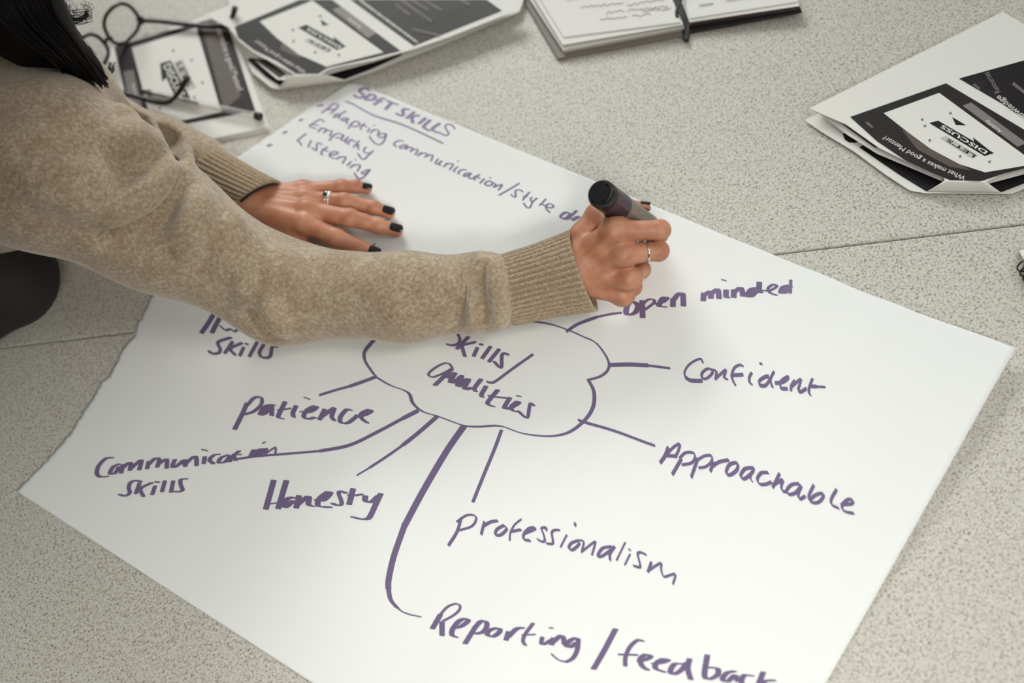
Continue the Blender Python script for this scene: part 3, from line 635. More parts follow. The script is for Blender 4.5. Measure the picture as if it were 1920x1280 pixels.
# ------------------------------------------------------------------ eyeglasses upside down on the leaflet
M_frame = mat('dark_tortoise_frame', (.022, .014, .012), .22)
M_lens = mat('clear_lens', (1, 1, 1), .02, Transmission_Weight=1.0, IOR=1.02, Alpha=1.0)
gb1, gb2 = P(274, 46, hA + .0005), P(164, 154, hA + .0005)
gd = gb2 - gb1; gl = np.linalg.norm(gd); gd /= gl
gl_ = empty('eyeglasses', (gb1 + gb2) / 2); tag(gl_, 'dark-framed eyeglasses resting upside down on the leaflet beside the hair', 'glasses')
up = np.array([0, 0, 1.0]); tilt = np.cross(gd, up) * .12
uv_ = up + tilt; uv_ /= np.linalg.norm(uv_)
LW, LH = gl * .44, .048
for k, s0 in enumerate((.02, .55)):
    c0 = gb1 + gd * (gl * s0 + LW / 2) + uv_ * (LH / 2 + .002)
    ring = []
    for i in range(40):
        a = 2 * math.pi * i / 40; ca, sa_ = math.cos(a), math.sin(a)
        ex = abs(ca) ** .80 * (1 if ca > 0 else -1); ey = abs(sa_) ** .80 * (1 if sa_ > 0 else -1)
        ring.append(c0 + gd * ex * LW / 2 * (1 - .08 * ey) + uv_ * ey * LH / 2)
    m = MB(); m.tube(ring + [ring[0]], .0024, 8, False, 0, 1.0, uv_); rim = m.build('rim', M_frame, gl_, True)
    m = MB(); nrm = np.cross(gd, uv_)
    m.add([q * .97 + c0 * .03 + nrm * .0005 for q in ring] + [q * .97 + c0 * .03 - nrm * .0005 for q in ring],
          [tuple(range(40)), tuple(range(79, 39, -1))] + [(i, (i + 1) % 40, 40 + (i + 1) % 40, 40 + i) for i in range(40)])
    m.build('lens', M_lens, rim)
m = MB(); br = [gb1 + gd * gl * t + uv_ * (LH * .42 + .004 * math.sin((t - .44) / .12 * math.pi)) for t in np.linspace(.44, .56, 7)]
m.tube(br, .0024, 8); m.build('bridge', M_frame, gl_, True)
def temple(pts, h0):
    q = catmull([P(*p) for p in pts], 6); n = len(q)
    m = MB(); m.tube(q, [.0029 if i < n * .7 else .0027 + .0010 * (i - n * .7) / (n * .3) for i in range(n)], 10, True, 0, 1.0)
    t = m.build('temple', M_frame, gl_, True)
    m = MB(); e = P(*pts[0]); m.box(e, gd * .004, np.cross(gd, up) * .004, up * .0042); bevel(m.build('hinge', M_frame, t), .001)
temple([(264, 38, .014), (300, 40, .012), (352, 46, .011), (402, 50, .010), (426, 48, .011), (435, 34, .018), (441, 14, .030)], 0)
temple([(160, 152, .014), (205, 166, .013), (255, 181, .013), (298, 192, .0135), (319, 190, .017), (336, 172, .026), (352, 145, .040)], 0)

# ------------------------------------------------------------------ clear ballpoint pen
M_clear = mat('clear_plastic', (.92, .91, .90), .08, Transmission_Weight=.85, IOR=1.15)
M_black = mat('black_plastic', (.012, .011, .012), .3)
M_inkt = mat('black_refill', (.01, .008, .01), .4)
pa, pb = P(262, 170, hA + .0052), P(490, 219, hA + .0052)
pd = pb - pa; pl_ = np.linalg.norm(pd); pd /= pl_
pen = empty('ballpoint_pen', pa); tag(pen, 'clear plastic ballpoint pen with black end plug lying across the leaflet', 'pen')
m = MB(); m.tube([pa + pd * .012, pa + pd * (pl_ - .007)], .0044, 6); m.build('barrel', M_clear, pen)
m = MB(); m.tube([pa + pd * .006, pa + pd * pl_ * .48], .0019, 10); m.build('ink_tube', M_inkt, pen, True)
m = MB(); m.tube([pa, pa + pd * .003, pa + pd * .014], [.0006, .0016, .0040], 12); m.build('tip', M_black, pen, True)
m = MB(); m.tube([pb - pd * .008, pb - pd * .001, pb], [.0046, .0046, .0038], 14); m.build('end_plug', M_black, pen, True)

# ------------------------------------------------------------------ spiral notebook entering at the right edge
sp = empty('spiral_notebook', P(1990, 560)); tag(sp, 'spiral notebook with black wire coil just entering at the right edge', 'notebook')
def pg(name, h0, h1, mt):
    return prism(name, [(1911, 470), (2140, 405), (2330, 640), (2040, 720)], h0, h1, mt, None, sp)
pg('back_cover', .0008, .0022, M_dark); pg('pages', .0024, .0085, M_page)
ca_, cb_ = P(1921, 492, .0085), P(2036, 690, .0085)
ax = cb_ - ca_; al = np.linalg.norm(ax); ax /= al; sd_ = np.cross((0, 0, 1.0), ax)
N_ = 20; pts = []
for i in range(N_ * 18 + 1):
    a = 2 * math.pi * i / 18; pts.append(ca_ + ax * al * i / (N_ * 18) + sd_ * .0088 * math.cos(a) + np.array([0, 0, .0076]) * math.sin(a))
m = MB(); m.tube(pts, .0009, 6); m.build('wire_coil', M_black, sp, True)

# ------------------------------------------------------------------ the marker in the writing hand
M_vio = mat('dark_violet_sleeve', (.055, .035, .055), .25)
M_taupe = mat('grey_brown_barrel', (.20, .165, .135), .3)
mE, mT = P(1124, 361, .122), P(1232, 438, .0015)
md = mT - mE; ml = np.linalg.norm(md); md /= ml
mk = empty('marker', mT); tag(mk, 'thick dark purple marker pen held in the writing hand', 'marker')
def lathe(name, prof, mt, parent, n=40):
    m = MB(); m.tube([mE + md * a for a, r in prof], [r for a, r in prof], n); o = m.build(name, mt, parent, True)
    e = o.modifiers.new('edge', 'EDGE_SPLIT'); e.split_angle = math.radians(35); return o
MR = .0142
lathe('end_plug', [(.0018, .0088), (.0, .0098), (.0004, .0120), (.0022, MR - .0005), (.0035, MR), (.013, MR)], M_black, mk)
lathe('sleeve', [(.0132, MR - .0004), (.0135, MR - .0001), (.042, MR - .0001), (.0424, MR - .0005)], M_vio, mk)
lathe('barrel', [(.0424, MR - .0006), (ml - .024, MR - .001), (ml - .020, .0095), (ml - .010, .0062)], M_taupe, mk)
lathe('nib', [(ml - .010, .0040), (ml - .003, .0036), (ml, .0012)], M_inkt, mk, 16)
# ------------------------------------------------------------------ smooth-union body modelling (distance fields meshed as one surface)
class Field:
    """union of tapered capsules and ellipsoids with rounded joins; 'ops' run in order"""
    def __init__(s): s.ops = []
    def cap(s, a, b_, ra, rb, k=.01, sign=1): s.ops.append(('c', np.array(a, float), np.array(b_, float), ra, rb, k, sign)); return s
    def ell(s, c, ax, r, k=.01, sign=1): s.ops.append(('e', np.array(c, float), np.array(ax, float), np.array(r, float), None, k, sign)); return s
    def sph(s, c, r, k=.01, sign=1): return s.cap(c, np.array(c) + 1e-5, r, r, k, sign)
    def sub(s, f, k): s.ops.append(('f', f, None, None, None, k, 1)); return s
    def bounds(s):
        lo, hi = [], []
        for o in s.ops:
            if o[0] == 'c' and o[6] > 0: lo.append(np.minimum(o[1] - o[3], o[2] - o[4])); hi.append(np.maximum(o[1] + o[3], o[2] + o[4]))
            elif o[0] == 'e' and o[6] > 0: r = np.abs(o[2] * o[3][:, None]).sum(0); lo.append(o[1] - r); hi.append(o[1] + r)
            elif o[0] == 'f': l, h = o[1].bounds(); lo.append(l); hi.append(h)
        return np.min(lo, 0), np.max(hi, 0)
    @staticmethod
    def prim(o, p):
        if o[0] == 'c':
            a, b_, ra, rb = o[1:5]; ba = b_ - a; l2 = ba @ ba
            t = np.clip(((p - a) @ ba) / l2, 0, 1)
            return np.linalg.norm(p - a - t[..., None] * ba, axis=-1) - (ra + (rb - ra) * t)
        q = (p - o[1]) @ o[2].T; r = o[3]
        k0 = np.linalg.norm(q / r, axis=-1); k1 = np.linalg.norm(q / (r * r), axis=-1)
        return k0 * (k0 - 1) / (k1 + 1e-9)
    @staticmethod
    def smin(a, b_, k):
        if k <= 0: return np.minimum(a, b_)
        h = np.maximum(k - np.abs(a - b_), 0) / k
        return np.minimum(a, b_) - h * h * k * .25
    def __call__(s, p, d=None):
        p = np.asarray(p, float)
        if d is None: d = np.full(p.shape[:-1], 1e3)
        for o in s.ops:
            if o[0] == 'f': d = s.smin(d, o[1](p), o[5])
            elif o[6] > 0: d = s.smin(d, s.prim(o, p), o[5])
            else: d = -s.smin(-d, s.prim(o, p), o[5])
        return d
    def grid(s, lo, n, h):
        d = np.full(n, 1e3, dtype=np.float64)
        ax = [lo[i] + h * np.arange(n[i]) for i in range(3)]
        for o in s.ops:
            if o[0] == 'f':
                l, u = o[1].bounds(); m = o[5] + 3 * h
            elif o[0] == 'c':
                l = np.minimum(o[1] - o[3], o[2] - o[4]); u = np.maximum(o[1] + o[3], o[2] + o[4]); m = o[5] + 3 * h
            else:
                r = np.abs(o[2] * o[3][:, None]).sum(0); l, u = o[1] - r, o[1] + r; m = o[5] + 3 * h
            i0 = np.maximum(np.floor((l - m - lo) / h).astype(int), 0); i1 = np.minimum(np.ceil((u + m - lo) / h).astype(int) + 1, n)
            if (i1 <= i0).any(): continue
            sl = tuple(slice(i0[i], i1[i]) for i in range(3))
            if o[0] == 'f': v = o[1].grid(np.array([ax[i][i0[i]] for i in range(3)]), tuple(i1 - i0), h)
            else:
                p = np.stack(np.meshgrid(*[ax[i][sl[i]] for i in range(3)], indexing='ij'), -1); v = s.prim(o, p)
            if o[0] != 'f' and o[6] < 0: d[sl] = -s.smin(-d[sl], v, o[5])
            else: d[sl] = s.smin(d[sl], v, o[5])
        return d
def surface_nets(field, h, post=None, lo=None, hi=None):
    l, u = field.bounds(); lo = l - 3 * h if lo is None else np.maximum(lo, l - 3 * h); hi = u + 3 * h if hi is None else np.minimum(hi, u + 3 * h)
    n = tuple(np.ceil((hi - lo) / h).astype(int) + 1)
    d = field.grid(lo, n, h)
    if post is not None: d = post(d, lo, h)
    s = d < 0
    for a_ in range(3):                                       # close the surface on the grid border
        for e in (0, -1):
            ix = [slice(None)] * 3; ix[a_] = e; s[tuple(ix)] = False
            d[tuple(ix)] = np.maximum(d[tuple(ix)], h * .5)
    c = np.zeros(tuple(q - 1 for q in n), np.uint8)
    for i in (0, 1):
        for j in (0, 1):
            for k in (0, 1): c += s[i:n[0] - 1 + i, j:n[1] - 1 + j, k:n[2] - 1 + k]
    act = (c > 0) & (c < 8); idx = np.full(act.shape, -1, np.int64); ids = np.argwhere(act); idx[act] = np.arange(len(ids))
    acc = np.zeros((len(ids), 3)); cnt = np.zeros(len(ids))
    E_ = [((0, 0, 0), (1, 0, 0)), ((0, 1, 0), (1, 1, 0)), ((0, 0, 1), (1, 0, 1)), ((0, 1, 1), (1, 1, 1)),
          ((0, 0, 0), (0, 1, 0)), ((1, 0, 0), (1, 1, 0)), ((0, 0, 1), (0, 1, 1)), ((1, 0, 1), (1, 1, 1)),
          ((0, 0, 0), (0, 0, 1)), ((1, 0, 0), (1, 0, 1)), ((0, 1, 0), (0, 1, 1)), ((1, 1, 0), (1, 1, 1))]
    for a_, b_ in E_:
        ia, ib = ids + a_, ids + b_
        da, db = d[ia[:, 0], ia[:, 1], ia[:, 2]], d[ib[:, 0], ib[:, 1], ib[:, 2]]
        x = (da < 0) != (db < 0); t = np.where(x, da / np.where(x, da - db, 1), 0)
        acc[x] += np.array(a_) + t[x, None] * (np.array(b_) - np.array(a_)); cnt[x] += 1
    v = lo + h * (ids + acc / cnt[:, None]); F = []
    for a_ in range(3):
        b_, e = (a_ + 1) % 3, (a_ + 2) % 3
        sl0 = [slice(None)] * 3; sl1 = [slice(None)] * 3; sl0[a_] = slice(0, -1); sl1[a_] = slice(1, None)
        x = np.argwhere(s[tuple(sl0)] != s[tuple(sl1)])
        x = x[(x[:, b_] > 0) & (x[:, e] > 0) & (x[:, b_] < n[b_] - 1) & (x[:, e] < n[e] - 1)]
        fl = s[x[:, 0], x[:, 1], x[:, 2]]
        def g(db, de):
            y = x.copy(); y[:, b_] += db; y[:, e] += de; return idx[y[:, 0], y[:, 1], y[:, 2]]
        q = np.stack([g(-1, -1), g(0, -1), g(0, 0), g(-1, 0)], 1); q[~fl] = q[~fl][:, ::-1]; F.append(q)
    F = np.concatenate(F); F = F[(F >= 0).all(1)]
    return v, F
def relax(v, F, it, lam=.5):
    e = np.concatenate([F[:, [0, 1]], F[:, [1, 2]], F[:, [2, 3]], F[:, [3, 0]]]); e = np.concatenate([e, e[:, ::-1]])
    for k in range(it):
        a_ = np.zeros_like(v); c = np.zeros(len(v)); np.add.at(a_, e[:, 0], v[e[:, 1]]); np.add.at(c, e[:, 0], 1)
        v = v + (lam if k % 2 == 0 else -lam * .96) * (a_ / np.maximum(c, 1)[:, None] - v)
    return v
def np_mesh(name, v, F, mt, parent, smooth=True):
    me = bpy.data.meshes.new(name); me.vertices.add(len(v)); me.vertices.foreach_set('co', v.astype(np.float32).ravel())
    me.loops.add(F.size); me.loops.foreach_set('vertex_index', F.astype(np.int32).ravel())
    me.polygons.add(len(F)); me.polygons.foreach_set('loop_start', np.arange(0, F.size, 4, dtype=np.int32))
    me.update(calc_edges=True); me.validate()
    me.polygons.foreach_set('use_smooth', np.ones(len(me.polygons), dtype=bool)); me.materials.append(mt)
    o = bpy.data.objects.new(name, me); COL.objects.link(o)
    if parent is not None: set_parent(o, parent)
    return o
def on_surface(f, px, py, t0=1.2, t1=2.4):
    """first point of field f along the sight line of a photo pixel"""
    r = ray(px, py); r = r / np.linalg.norm(r); o = CAM + np.array([0, 0, TZ]); t = t0
    for _ in range(90):
        d = float(f(np.array([o + r * t]))[0])
        if d < .0004: return o + r * t
        t += d * .9
        if t > t1: return None
    return o + r * t

# ------------------------------------------------------------------ person: joints (photo pixel + height over the table)
R_SH, R_EL, R_WR = np.array([-.338, .272, .230 + TZ]), P(527, 548, .054), P(1085, 507, .048)
L_SH, L_EL, L_WR = np.array([-.430, .590, .165 + TZ]), P(180, 272, .100), P(462, 383, .034)
NECK = np.array([-.43, .44, .235 + TZ]); HEAD = P(-95, -108, .34)
HIPC = np.array([-.935, .42, -.02 + TZ])
M_skin = mat('skin', (.56, .285, .185), .48)
N, L, b = nodes(M_skin)
ns = noise(M_skin, 60, 4); rs = ramp(M_skin, ns.outputs['Fac'], [(.28, (.40, .148, .078)), (.5, (.49, .215, .125)), (.74, (.56, .275, .17))])
L.new(rs.outputs[0], b.inputs['Base Color'])
b.inputs['Subsurface Weight'].default_value = .12; b.inputs['Subsurface Radius'].default_value = (.006, .0025, .0015)
n3 = noise(M_skin, 700, 3); bump(M_skin, n3.outputs['Fac'], .10, .0006)
M_nail = mat('black_nail_varnish', (.012, .010, .011), .12)

body = Field()
# torso, neck, head and legs (mostly clothed or outside the frame)
CH = (R_SH + L_SH) / 2 + np.array([-.075, -.01, -.065])
body.cap(CH, (CH + HIPC) / 2, .098, .10, .05).cap((CH + HIPC) / 2, HIPC, .10, .125, .05)
body.cap(R_SH, CH, .055, .08, .05).cap(L_SH, CH, .055, .08, .05)
body.cap(NECK - np.array([.02, 0, .03]), (NECK + HEAD) / 2, .055, .05, .03)
fwd_ = np.array([.83, .05, -.55]); fwd_ /= np.linalg.norm(fwd_); lat = np.array([-.06, .998, 0]); lat -= fwd_ * (lat @ fwd_); lat /= np.linalg.norm(lat); upv = np.cross(fwd_, lat)
HX = np.array([fwd_, lat, upv])
body.ell(HEAD, HX, (.098, .076, .112), .02).ell(HEAD + fwd_ * .055 - upv * .075, HX, (.045, .045, .042), .03)
body.cap(HEAD + fwd_ * .092 + upv * .012, HEAD + fwd_ * .112 - upv * .028, .008, .013, .012)          # nose
for s_ in (-1, 1):
    body.sph(HEAD + fwd_ * .078 + lat * s_ * .033 + upv * .004, .013, .006)                             # eyes
    body.ell(HEAD + lat * s_ * .078 - upv * .01, HX, (.018, .007, .03), .006)                            # ears
    body.cap(HEAD + fwd_ * .093 - upv * .055, HEAD + fwd_ * .088 - upv * .055 + lat * s_ * .018, .007, .004, .004)  # lips
    hip = HIPC + lat * s_ * .085; kn = np.array([hip[0] - .02, hip[1], .46]); an = np.array([hip[0] - .10, hip[1], .09])
    body.cap(hip, kn, .085, .06, .04).cap(kn, an, .055, .035, .03).cap(an, an + np.array([.16, 0, -.055]), .035, .026, .02)
R_FA, L_FA = P(900, 543, .043), P(345, 322, .045)
for sh, el, fa, wr in ((R_SH, R_EL, R_FA, R_WR), (L_SH, L_EL, L_FA, L_WR)):
    body.cap(sh, el, .046, .034, .03).cap(el, fa, .034, .025, .02).cap(fa, wr, .025, .022, .02)

def hand(W, mcp, fingers, thumb, dors, mk_=.011):
    """palm + five separate tapered fingers; returns the field"""
    palm = Field(); fng = Field()
    lat_ = (mcp[3] - mcp[0]) / np.linalg.norm(mcp[3] - mcp[0])
    for k, m_ in enumerate(mcp):
        w_ = W + lat_ * (-.0125 + .0083 * k)
        palm.cap(w_, m_ - dors * .002, .0145, .0100, mk_)
        palm.sph(m_ + dors * .0012, .0098, .006)                               # knuckle
        palm.cap(w_ + dors * .011, m_ + dors * .0068, .0026, .0020, .009)      # tendon
    for k, ch in enumerate(fingers):
        f = Field(); pts = [mcp[k]] + list(ch); R = ((.0104, .0094, .0080, .0067), (.0106, .0095, .0080, .0067), (.0098, .0087, .0075, .0064), (.0088, .0077, .0067, .0057))[k]
        for i in range(3):
            f.cap(pts[i], pts[i + 1], R[i], R[i + 1] * (1.0), .003)
            if i: f.sph(pts[i], R[i] * 1.05, .003)
        fng.sub(f, .0012)
    palm.sub(fng, .0075)
    t = Field(); R = (.0135, .0105, .0092, .0072)
    for i in range(3): t.cap(thumb[i], thumb[i + 1], R[i], R[i + 1], .004)
    return palm, t
# ---- left hand, flat on the sheet
Lm = [P(573, 419, .034), P(577, 394, .034), P(573, 373, .029), P(568, 357, .023)]
Lf = [[P(630, 445, .0265), P(672, 463, .0150), P(704, 475, .0080)], [P(655, 408, .0265), P(709, 423, .0150), P(744, 432, .0080)],
      [P(645, 377, .0245), P(700, 389, .0140), P(730, 399, .0078)], [P(640, 350, .0200), P(668, 350, .0120), P(688, 354, .0070)]]
Lt = [P(505, 412, .026), P(548, 452, .020), P(592, 480, .013), P(628, 494, .009)]
Ld = np.cross(Lm[3] - Lm[0], Lm[1] - L_WR); Ld /= np.linalg.norm(Ld); Ld *= np.sign(Ld[2])
lp_, lt_ = hand(L_WR, Lm, Lf, Lt, Ld)
lhand = Field(); lhand.sub(lp_, .001).sub(lt_, .008)
# ---- right hand, closed round the marker
Rm = [P(1150, 434, .086), P(1171, 476, .068), P(1180, 522, .044), P(1168, 553, .0225)]
Rf = [[P(1238, 431, .074), P(1236, 440, .050), P(1218, 442, .026)], [P(1235, 470, .057), P(1227, 463, .034), P(1206, 462, .016)],
      [P(1202, 505, .030), P(1196, 492, .0135), P(1176, 488, .010)], [P(1188, 538, .013), P(1182, 524, .0085), P(1165, 518, .010)]]
Rt = [P(1092, 440, .064), P(1120, 405, .071), P(1172, 390, .047), P(1207, 391, .037)]
Rd = np.cross(Rm[3] - Rm[0], Rm[1] - R_WR); Rd /= np.linalg.norm(Rd); Rd *= np.sign(Rd @ (CAM + np.array([0, 0, TZ]) - Rm[1]))
rp_, rt_ = hand(R_WR, Rm, Rf, Rt, Rd)
rhand = Field(); rhand.sub(rp_, .001).sub(rt_, .009)
rhand.cap(Rm[0] - Rd * .012, Rt[1] - Rd * .004, .010, .009, .012)                                      # web of the thumb
for fa, wr, hf in ((R_FA, R_WR, rhand), (L_FA, L_WR, lhand)):
    hf.cap(wr, wr + (fa - wr) * .75, .0230, .0245, .012)
def hand_mesh(f, h): v, F = surface_nets(f, h, lambda d, lo, h: np.maximum(d, (TZ + .0020) - (lo[2] + h * np.arange(d.shape[2])))); return relax(v, F, 4), F
rhand.cap(mE, mT, MR + .0005, MR + .0005, .002, -1)
def off_table(d, lo, h):
    """the parts leaning over the table end at its top"""
    g = [lo[i] + h * np.arange(d.shape[i]) for i in range(3)]
    s_ = (g[0][:, None] - sa[0]) * SD[0] + (g[1][None, :] - sa[1]) * SD[1] + .285
    keep = np.minimum(s_[:, :, None], (TZ + .007) - g[2][None, None, :]); return np.maximum(d, keep)
v1, F1 = surface_nets(body, .008, off_table); v1 = relax(v1, F1, 4)
v2, F2 = hand_mesh(rhand, .00125); v3, F3 = hand_mesh(lhand, .00125)
vv = np.concatenate([v1, v2, v3]); FF = np.concatenate([F1, F2 + len(v1), F3 + len(v1) + len(v2)])
person = empty('person', (HIPC[0], HIPC[1], 0)); tag(person, 'person in beige knitted jumper leaning over the table and writing on the sheet', 'person')
np_mesh('body', vv, FF, M_skin, person)

# ------------------------------------------------------------------ nails
def nail(tip, prev, up_, w_, l_, r_, label=None, back=.0, lift=.0):
    a_ = tip - prev; a_ /= np.linalg.norm(a_); u = up_ - a_ * (up_ @ a_); u /= np.linalg.norm(u); s_ = np.cross(a_, u)
    n1_, n2_ = 10, 12; V_ = []
    for lay in (0, 1):
        rr = r_ + lift + (.0007 if lay == 0 else -.0006)
        for j in range(n2_ + 1):
            t = j / n2_; x = -l_ * .55 + l_ * t - back
            wd = w_ * (1 - .25 * max(0, .25 - t) * 4 * .5) * (1 - .55 * max(0, (t - .82) / .18) ** 2)
            for i in range(n1_ + 1):
                q = -1 + 2 * i / n1_; th = q * wd / r_ * .98
                drop = .0007 * max(0, (t - .5) * 2) ** 2
                ex = x + (.0010 * (1 - q * q) if t > .9 else 0) - (.0010 * (1 - q * q) if t < .1 else 0)
                V_.append(tip + a_ * ex + s_ * rr * math.sin(th) + u * (rr * math.cos(th) * .93 - drop))
    m_ = (n1_ + 1); k = m_ * (n2_ + 1); F_ = []
    for j in range(n2_):
        for i in range(n1_):
            q = j * m_ + i; F_ += [(q, q + 1, q + m_ + 1, q + m_), (k + q, k + q + m_, k + q + m_ + 1, k + q + 1)]
    edge = [i for i in range(m_)] + [j * m_ + n1_ for j in range(1, n2_ + 1)] + [n2_ * m_ + i for i in range(n1_ - 1, -1, -1)] + [j * m_ for j in range(n2_ - 1, 0, -1)]
    for i in range(len(edge)):
        e0, e1 = edge[i], edge[(i + 1) % len(edge)]; F_.append((e1, e0, k + e0, k + e1))
    o = mesh_obj('painted_fingernail', V_, F_, M_nail, person, True)
    e_ = o.modifiers.new('edge', 'EDGE_SPLIT'); e_.split_angle = math.radians(40); return o
zu = np.array([0, 0, 1.0])
for k, (w_, l_) in enumerate(((.0050, .0125), (.0052, .0128), (.0050, .0122), (.0043, .0105))):
    r_ = (.0066, .0067, .0064, .0057)[k]
    nail(Lf[k][2], Lf[k][1], zu * .9 + Ld * .25, w_, l_, r_ + .0004)
nail(Rt[3], Rt[2], np.array([.25, .55, .8]), .0052, .013, .0075)

# ------------------------------------------------------------------ rings
M_silver = mat('silver', (.78, .77, .75), .18, Metallic=1.0)
M_gem = mat('dark_stone', (.02, .02, .025), .05)
def ring_at(name, label, c, axis, r_, wire, bead=None):
    a_ = axis / np.linalg.norm(axis); u = zu - a_ * (zu @ a_); u /= np.linalg.norm(u); s_ = np.cross(a_, u); n = 48
    root = empty(name, c); tag(root, label, 'ring')
    pts = [c + r_ * (math.cos(2 * math.pi * i / n) * s_ + math.sin(2 * math.pi * i / n) * u) for i in range(n + 1)]
    m = MB(); m.tube(pts, [wire * (1 + (.30 * math.cos(i * 2 * math.pi / 4) if bead else 0)) for i in range(n + 1)], 8, False); m.build('band', M_silver, root, True)
    return root, u, s_, a_
fa = Lf[2][0] - Lm[2]
c1 = Lm[2] + fa * .57
rA, uA, sA, aA = ring_at('ring', 'beaded silver ring with dark square stone on the flat left hand', c1, fa, .0096, .0012, True)
g = c1 + uA * .0105; m = MB()
m.box(g, aA * .0028, sA * .0028, uA * .0012); bevel(m.build('setting', M_silver, rA), .0006)
m = MB(); m.box(g + uA * .0014, aA * .0020, sA * .0020, uA * .0010); bevel(m.build('stone', M_gem, rA), .0006)
ring_at('ring', 'second beaded silver band, plain, beside the stone ring on the flat left hand', c1 + fa / np.linalg.norm(fa) * .0034, fa, .0095, .0012, True)
fb = Rf[1][0] - Rm[1]
rC_, uC, sC, aC = ring_at('ring', 'slim silver ring on the right hand that holds the marker', Rm[1] + fb * .64, fb, .0103, .0011)
m = MB(); gq = Rm[1] + fb * .64 + (uC * .8 + sC * .1) * .0112; m.box(gq, aC * .0016, sC * .0026, uC * .0012); bevel(m.build('setting', M_silver, rC_), .0005)

# ------------------------------------------------------------------ jumper
M_knit = mat('beige_knit', (.36, .29, .215), .95)
N, L, b = nodes(M_knit)
k1 = noise(M_knit, 260, 4, rough=.65); k2 = noise(M_knit, 45, 3)
mx = N.new('ShaderNodeMath'); mx.operation = 'MULTIPLY_ADD'; mx.inputs[1].default_value = .35; L.new(k2.outputs['Fac'], mx.inputs[0]); L.new(k1.outputs['Fac'], mx.inputs[2])
rk = ramp(M_knit, mx.outputs[0], [(.44, (.235, .165, .104)), (.66, (.35, .26, .172)), (.90, (.50, .42, .325))])
L.new(rk.outputs[0], b.inputs['Base Color']); b.inputs['Sheen Weight'].default_value = .45; b.inputs['Sheen Roughness'].default_value = .55; b.inputs['Sheen Tint'].default_value = (1, .97, .92, 1)
b.inputs['Specular IOR Level'].default_value = .15
bump(M_knit, k1.outputs['Fac'], .55, .0016)
jum = Field()
jum.cap(CH, CH + (HIPC - CH) * .16, .105, .105, .05).cap(CH + np.array([0, .06, .01]), CH + (HIPC - CH) * .62 + np.array([0, .055, .035]), .100, .112, .05)
jum.cap(R_SH, CH, .066, .09, .06).cap(L_SH, CH, .066, .09, .06)
jum.cap(R_SH + np.array([.0, .02, .01]), NECK + np.array([.0, 0, -.005]), .064, .066, .05)
jum.cap(P(10, 165, .245), P(110, 195, .195), .048, .050, .05).cap(P(110, 195, .195), P(190, 262, .125), .050, .046, .05)
RA = P(285, 415, .150)
jum.cap(R_SH, RA, .074, .061, .05).cap(RA, R_EL, .061, .0485, .04)
FA1, FA2 = P(760, 557, .0470), P(905, 548, .043)
jum.cap(R_EL, FA1, .0485, .0425, .03).cap(FA1, FA2, .0425, .0385, .02)
jum.cap(FA2, P(938, 546, .042), .0390, .0355, .012)
jum.cap(L_SH, L_EL, .064, .047, .04).cap(L_EL, P(300, 300, .062), .047, .044, .03).cap(P(300, 300, .062), P(362, 322, .046), .044, .0435, .02)
jbase = Field(); jbase.ops = list(jum.ops)
def fold(px, r_, k, depth=.4, sign=1, dz=0.0):
    pts = [on_surface(jbase, x, y) for x, y in px]; pts = [p for p in pts if p is not None]
    if len(pts) < 2: return
    q = catmull(pts, 4); n = len(q); vw = CAM + np.array([0, 0, TZ])
    for i in range(n - 1):
        f0, f1 = math.sin(math.pi * (i + .3) / n) ** .6, math.sin(math.pi * min(1, (i + 1.3) / n)) ** .6 if i + 1.3 < n else .2
        out = (vw - q[i]) / np.linalg.norm(vw - q[i])
        jum.cap(q[i] - out * r_ * depth, q[i + 1] - out * r_ * depth, r_ * max(f0, .25), r_ * max(f1, .25), k, sign)
# creases (cut) and ridges (raised) of the sleeves
fold([(340, 330), (324, 362), (296, 400), (252, 432), (206, 456)], .014, .020, -.35, -1)
fold([(318, 300), (304, 330), (276, 362), (236, 390), (190, 416)], .0105, .012, .05)
fold([(496, 462), (489, 510), (484, 560), (494, 602), (514, 634)], .010, .018, -.30, -1)
fold([(526, 470), (510, 515), (508, 570), (528, 622)], .010, .014, .35)
fold([(474, 445), (466, 500), (458, 560)], .010, .016, .4)
fold([(435, 402), (425, 445), (410, 500)], .009, .018, .6)
fold([(548, 476), (545, 510), (560, 550)], .006, .014, .5)
fold([(384, 372), (360, 420), (345, 470)], .008, .018, .6)
fold([(884, 480), (890, 520), (884, 565), (850, 608)], .007, .016, -.40, -1)
fold([(900, 480), (908, 520), (902, 570), (880, 615)], .009, .012, .6)
fold([(912, 500), (917, 545), (908, 600)], .006, .016, -.45, -1)
fold([(925, 485), (932, 530), (936, 580), (928, 612)], .007, .010, .55)
fold([(222, 205), (240, 235), (252, 270)], .008, .014, .5)
fold([(262, 225), (284, 255), (300, 290)], .009, .014, .5)
fold([(315, 250), (340, 280), (352, 305)], .008, .012, .5)
fold([(245, 208), (264, 240), (276, 272)], .005, .014, -.55, -1)
fold([(300, 242), (322, 268), (335, 296)], .005, .014, -.55, -1)
fold([(60, 330), (130, 352), (180, 356)], .010, .03, .7)
fold([(215, 262), (250, 270), (285, 274)], .009, .022, .5)
jum.cap(NECK + np.array([.0, 0, .02]), NECK + np.array([.09, .01, .12]), .055, .060, .010, -1)           # neck opening
def carve(d, lo, h):
    zz = lo[2] + h * np.arange(d.shape[2]); return np.maximum(d, (TZ + .0022) - zz)[:, :, :] if True else d
v, F = surface_nets(jum, .0030, carve); v = relax(v, F, 8)
np_mesh('jumper', v, F, M_knit, person)['label'] = 'beige knitted jumper'
jumper = [o for o in person.children if o.name.startswith('jumper')][0]

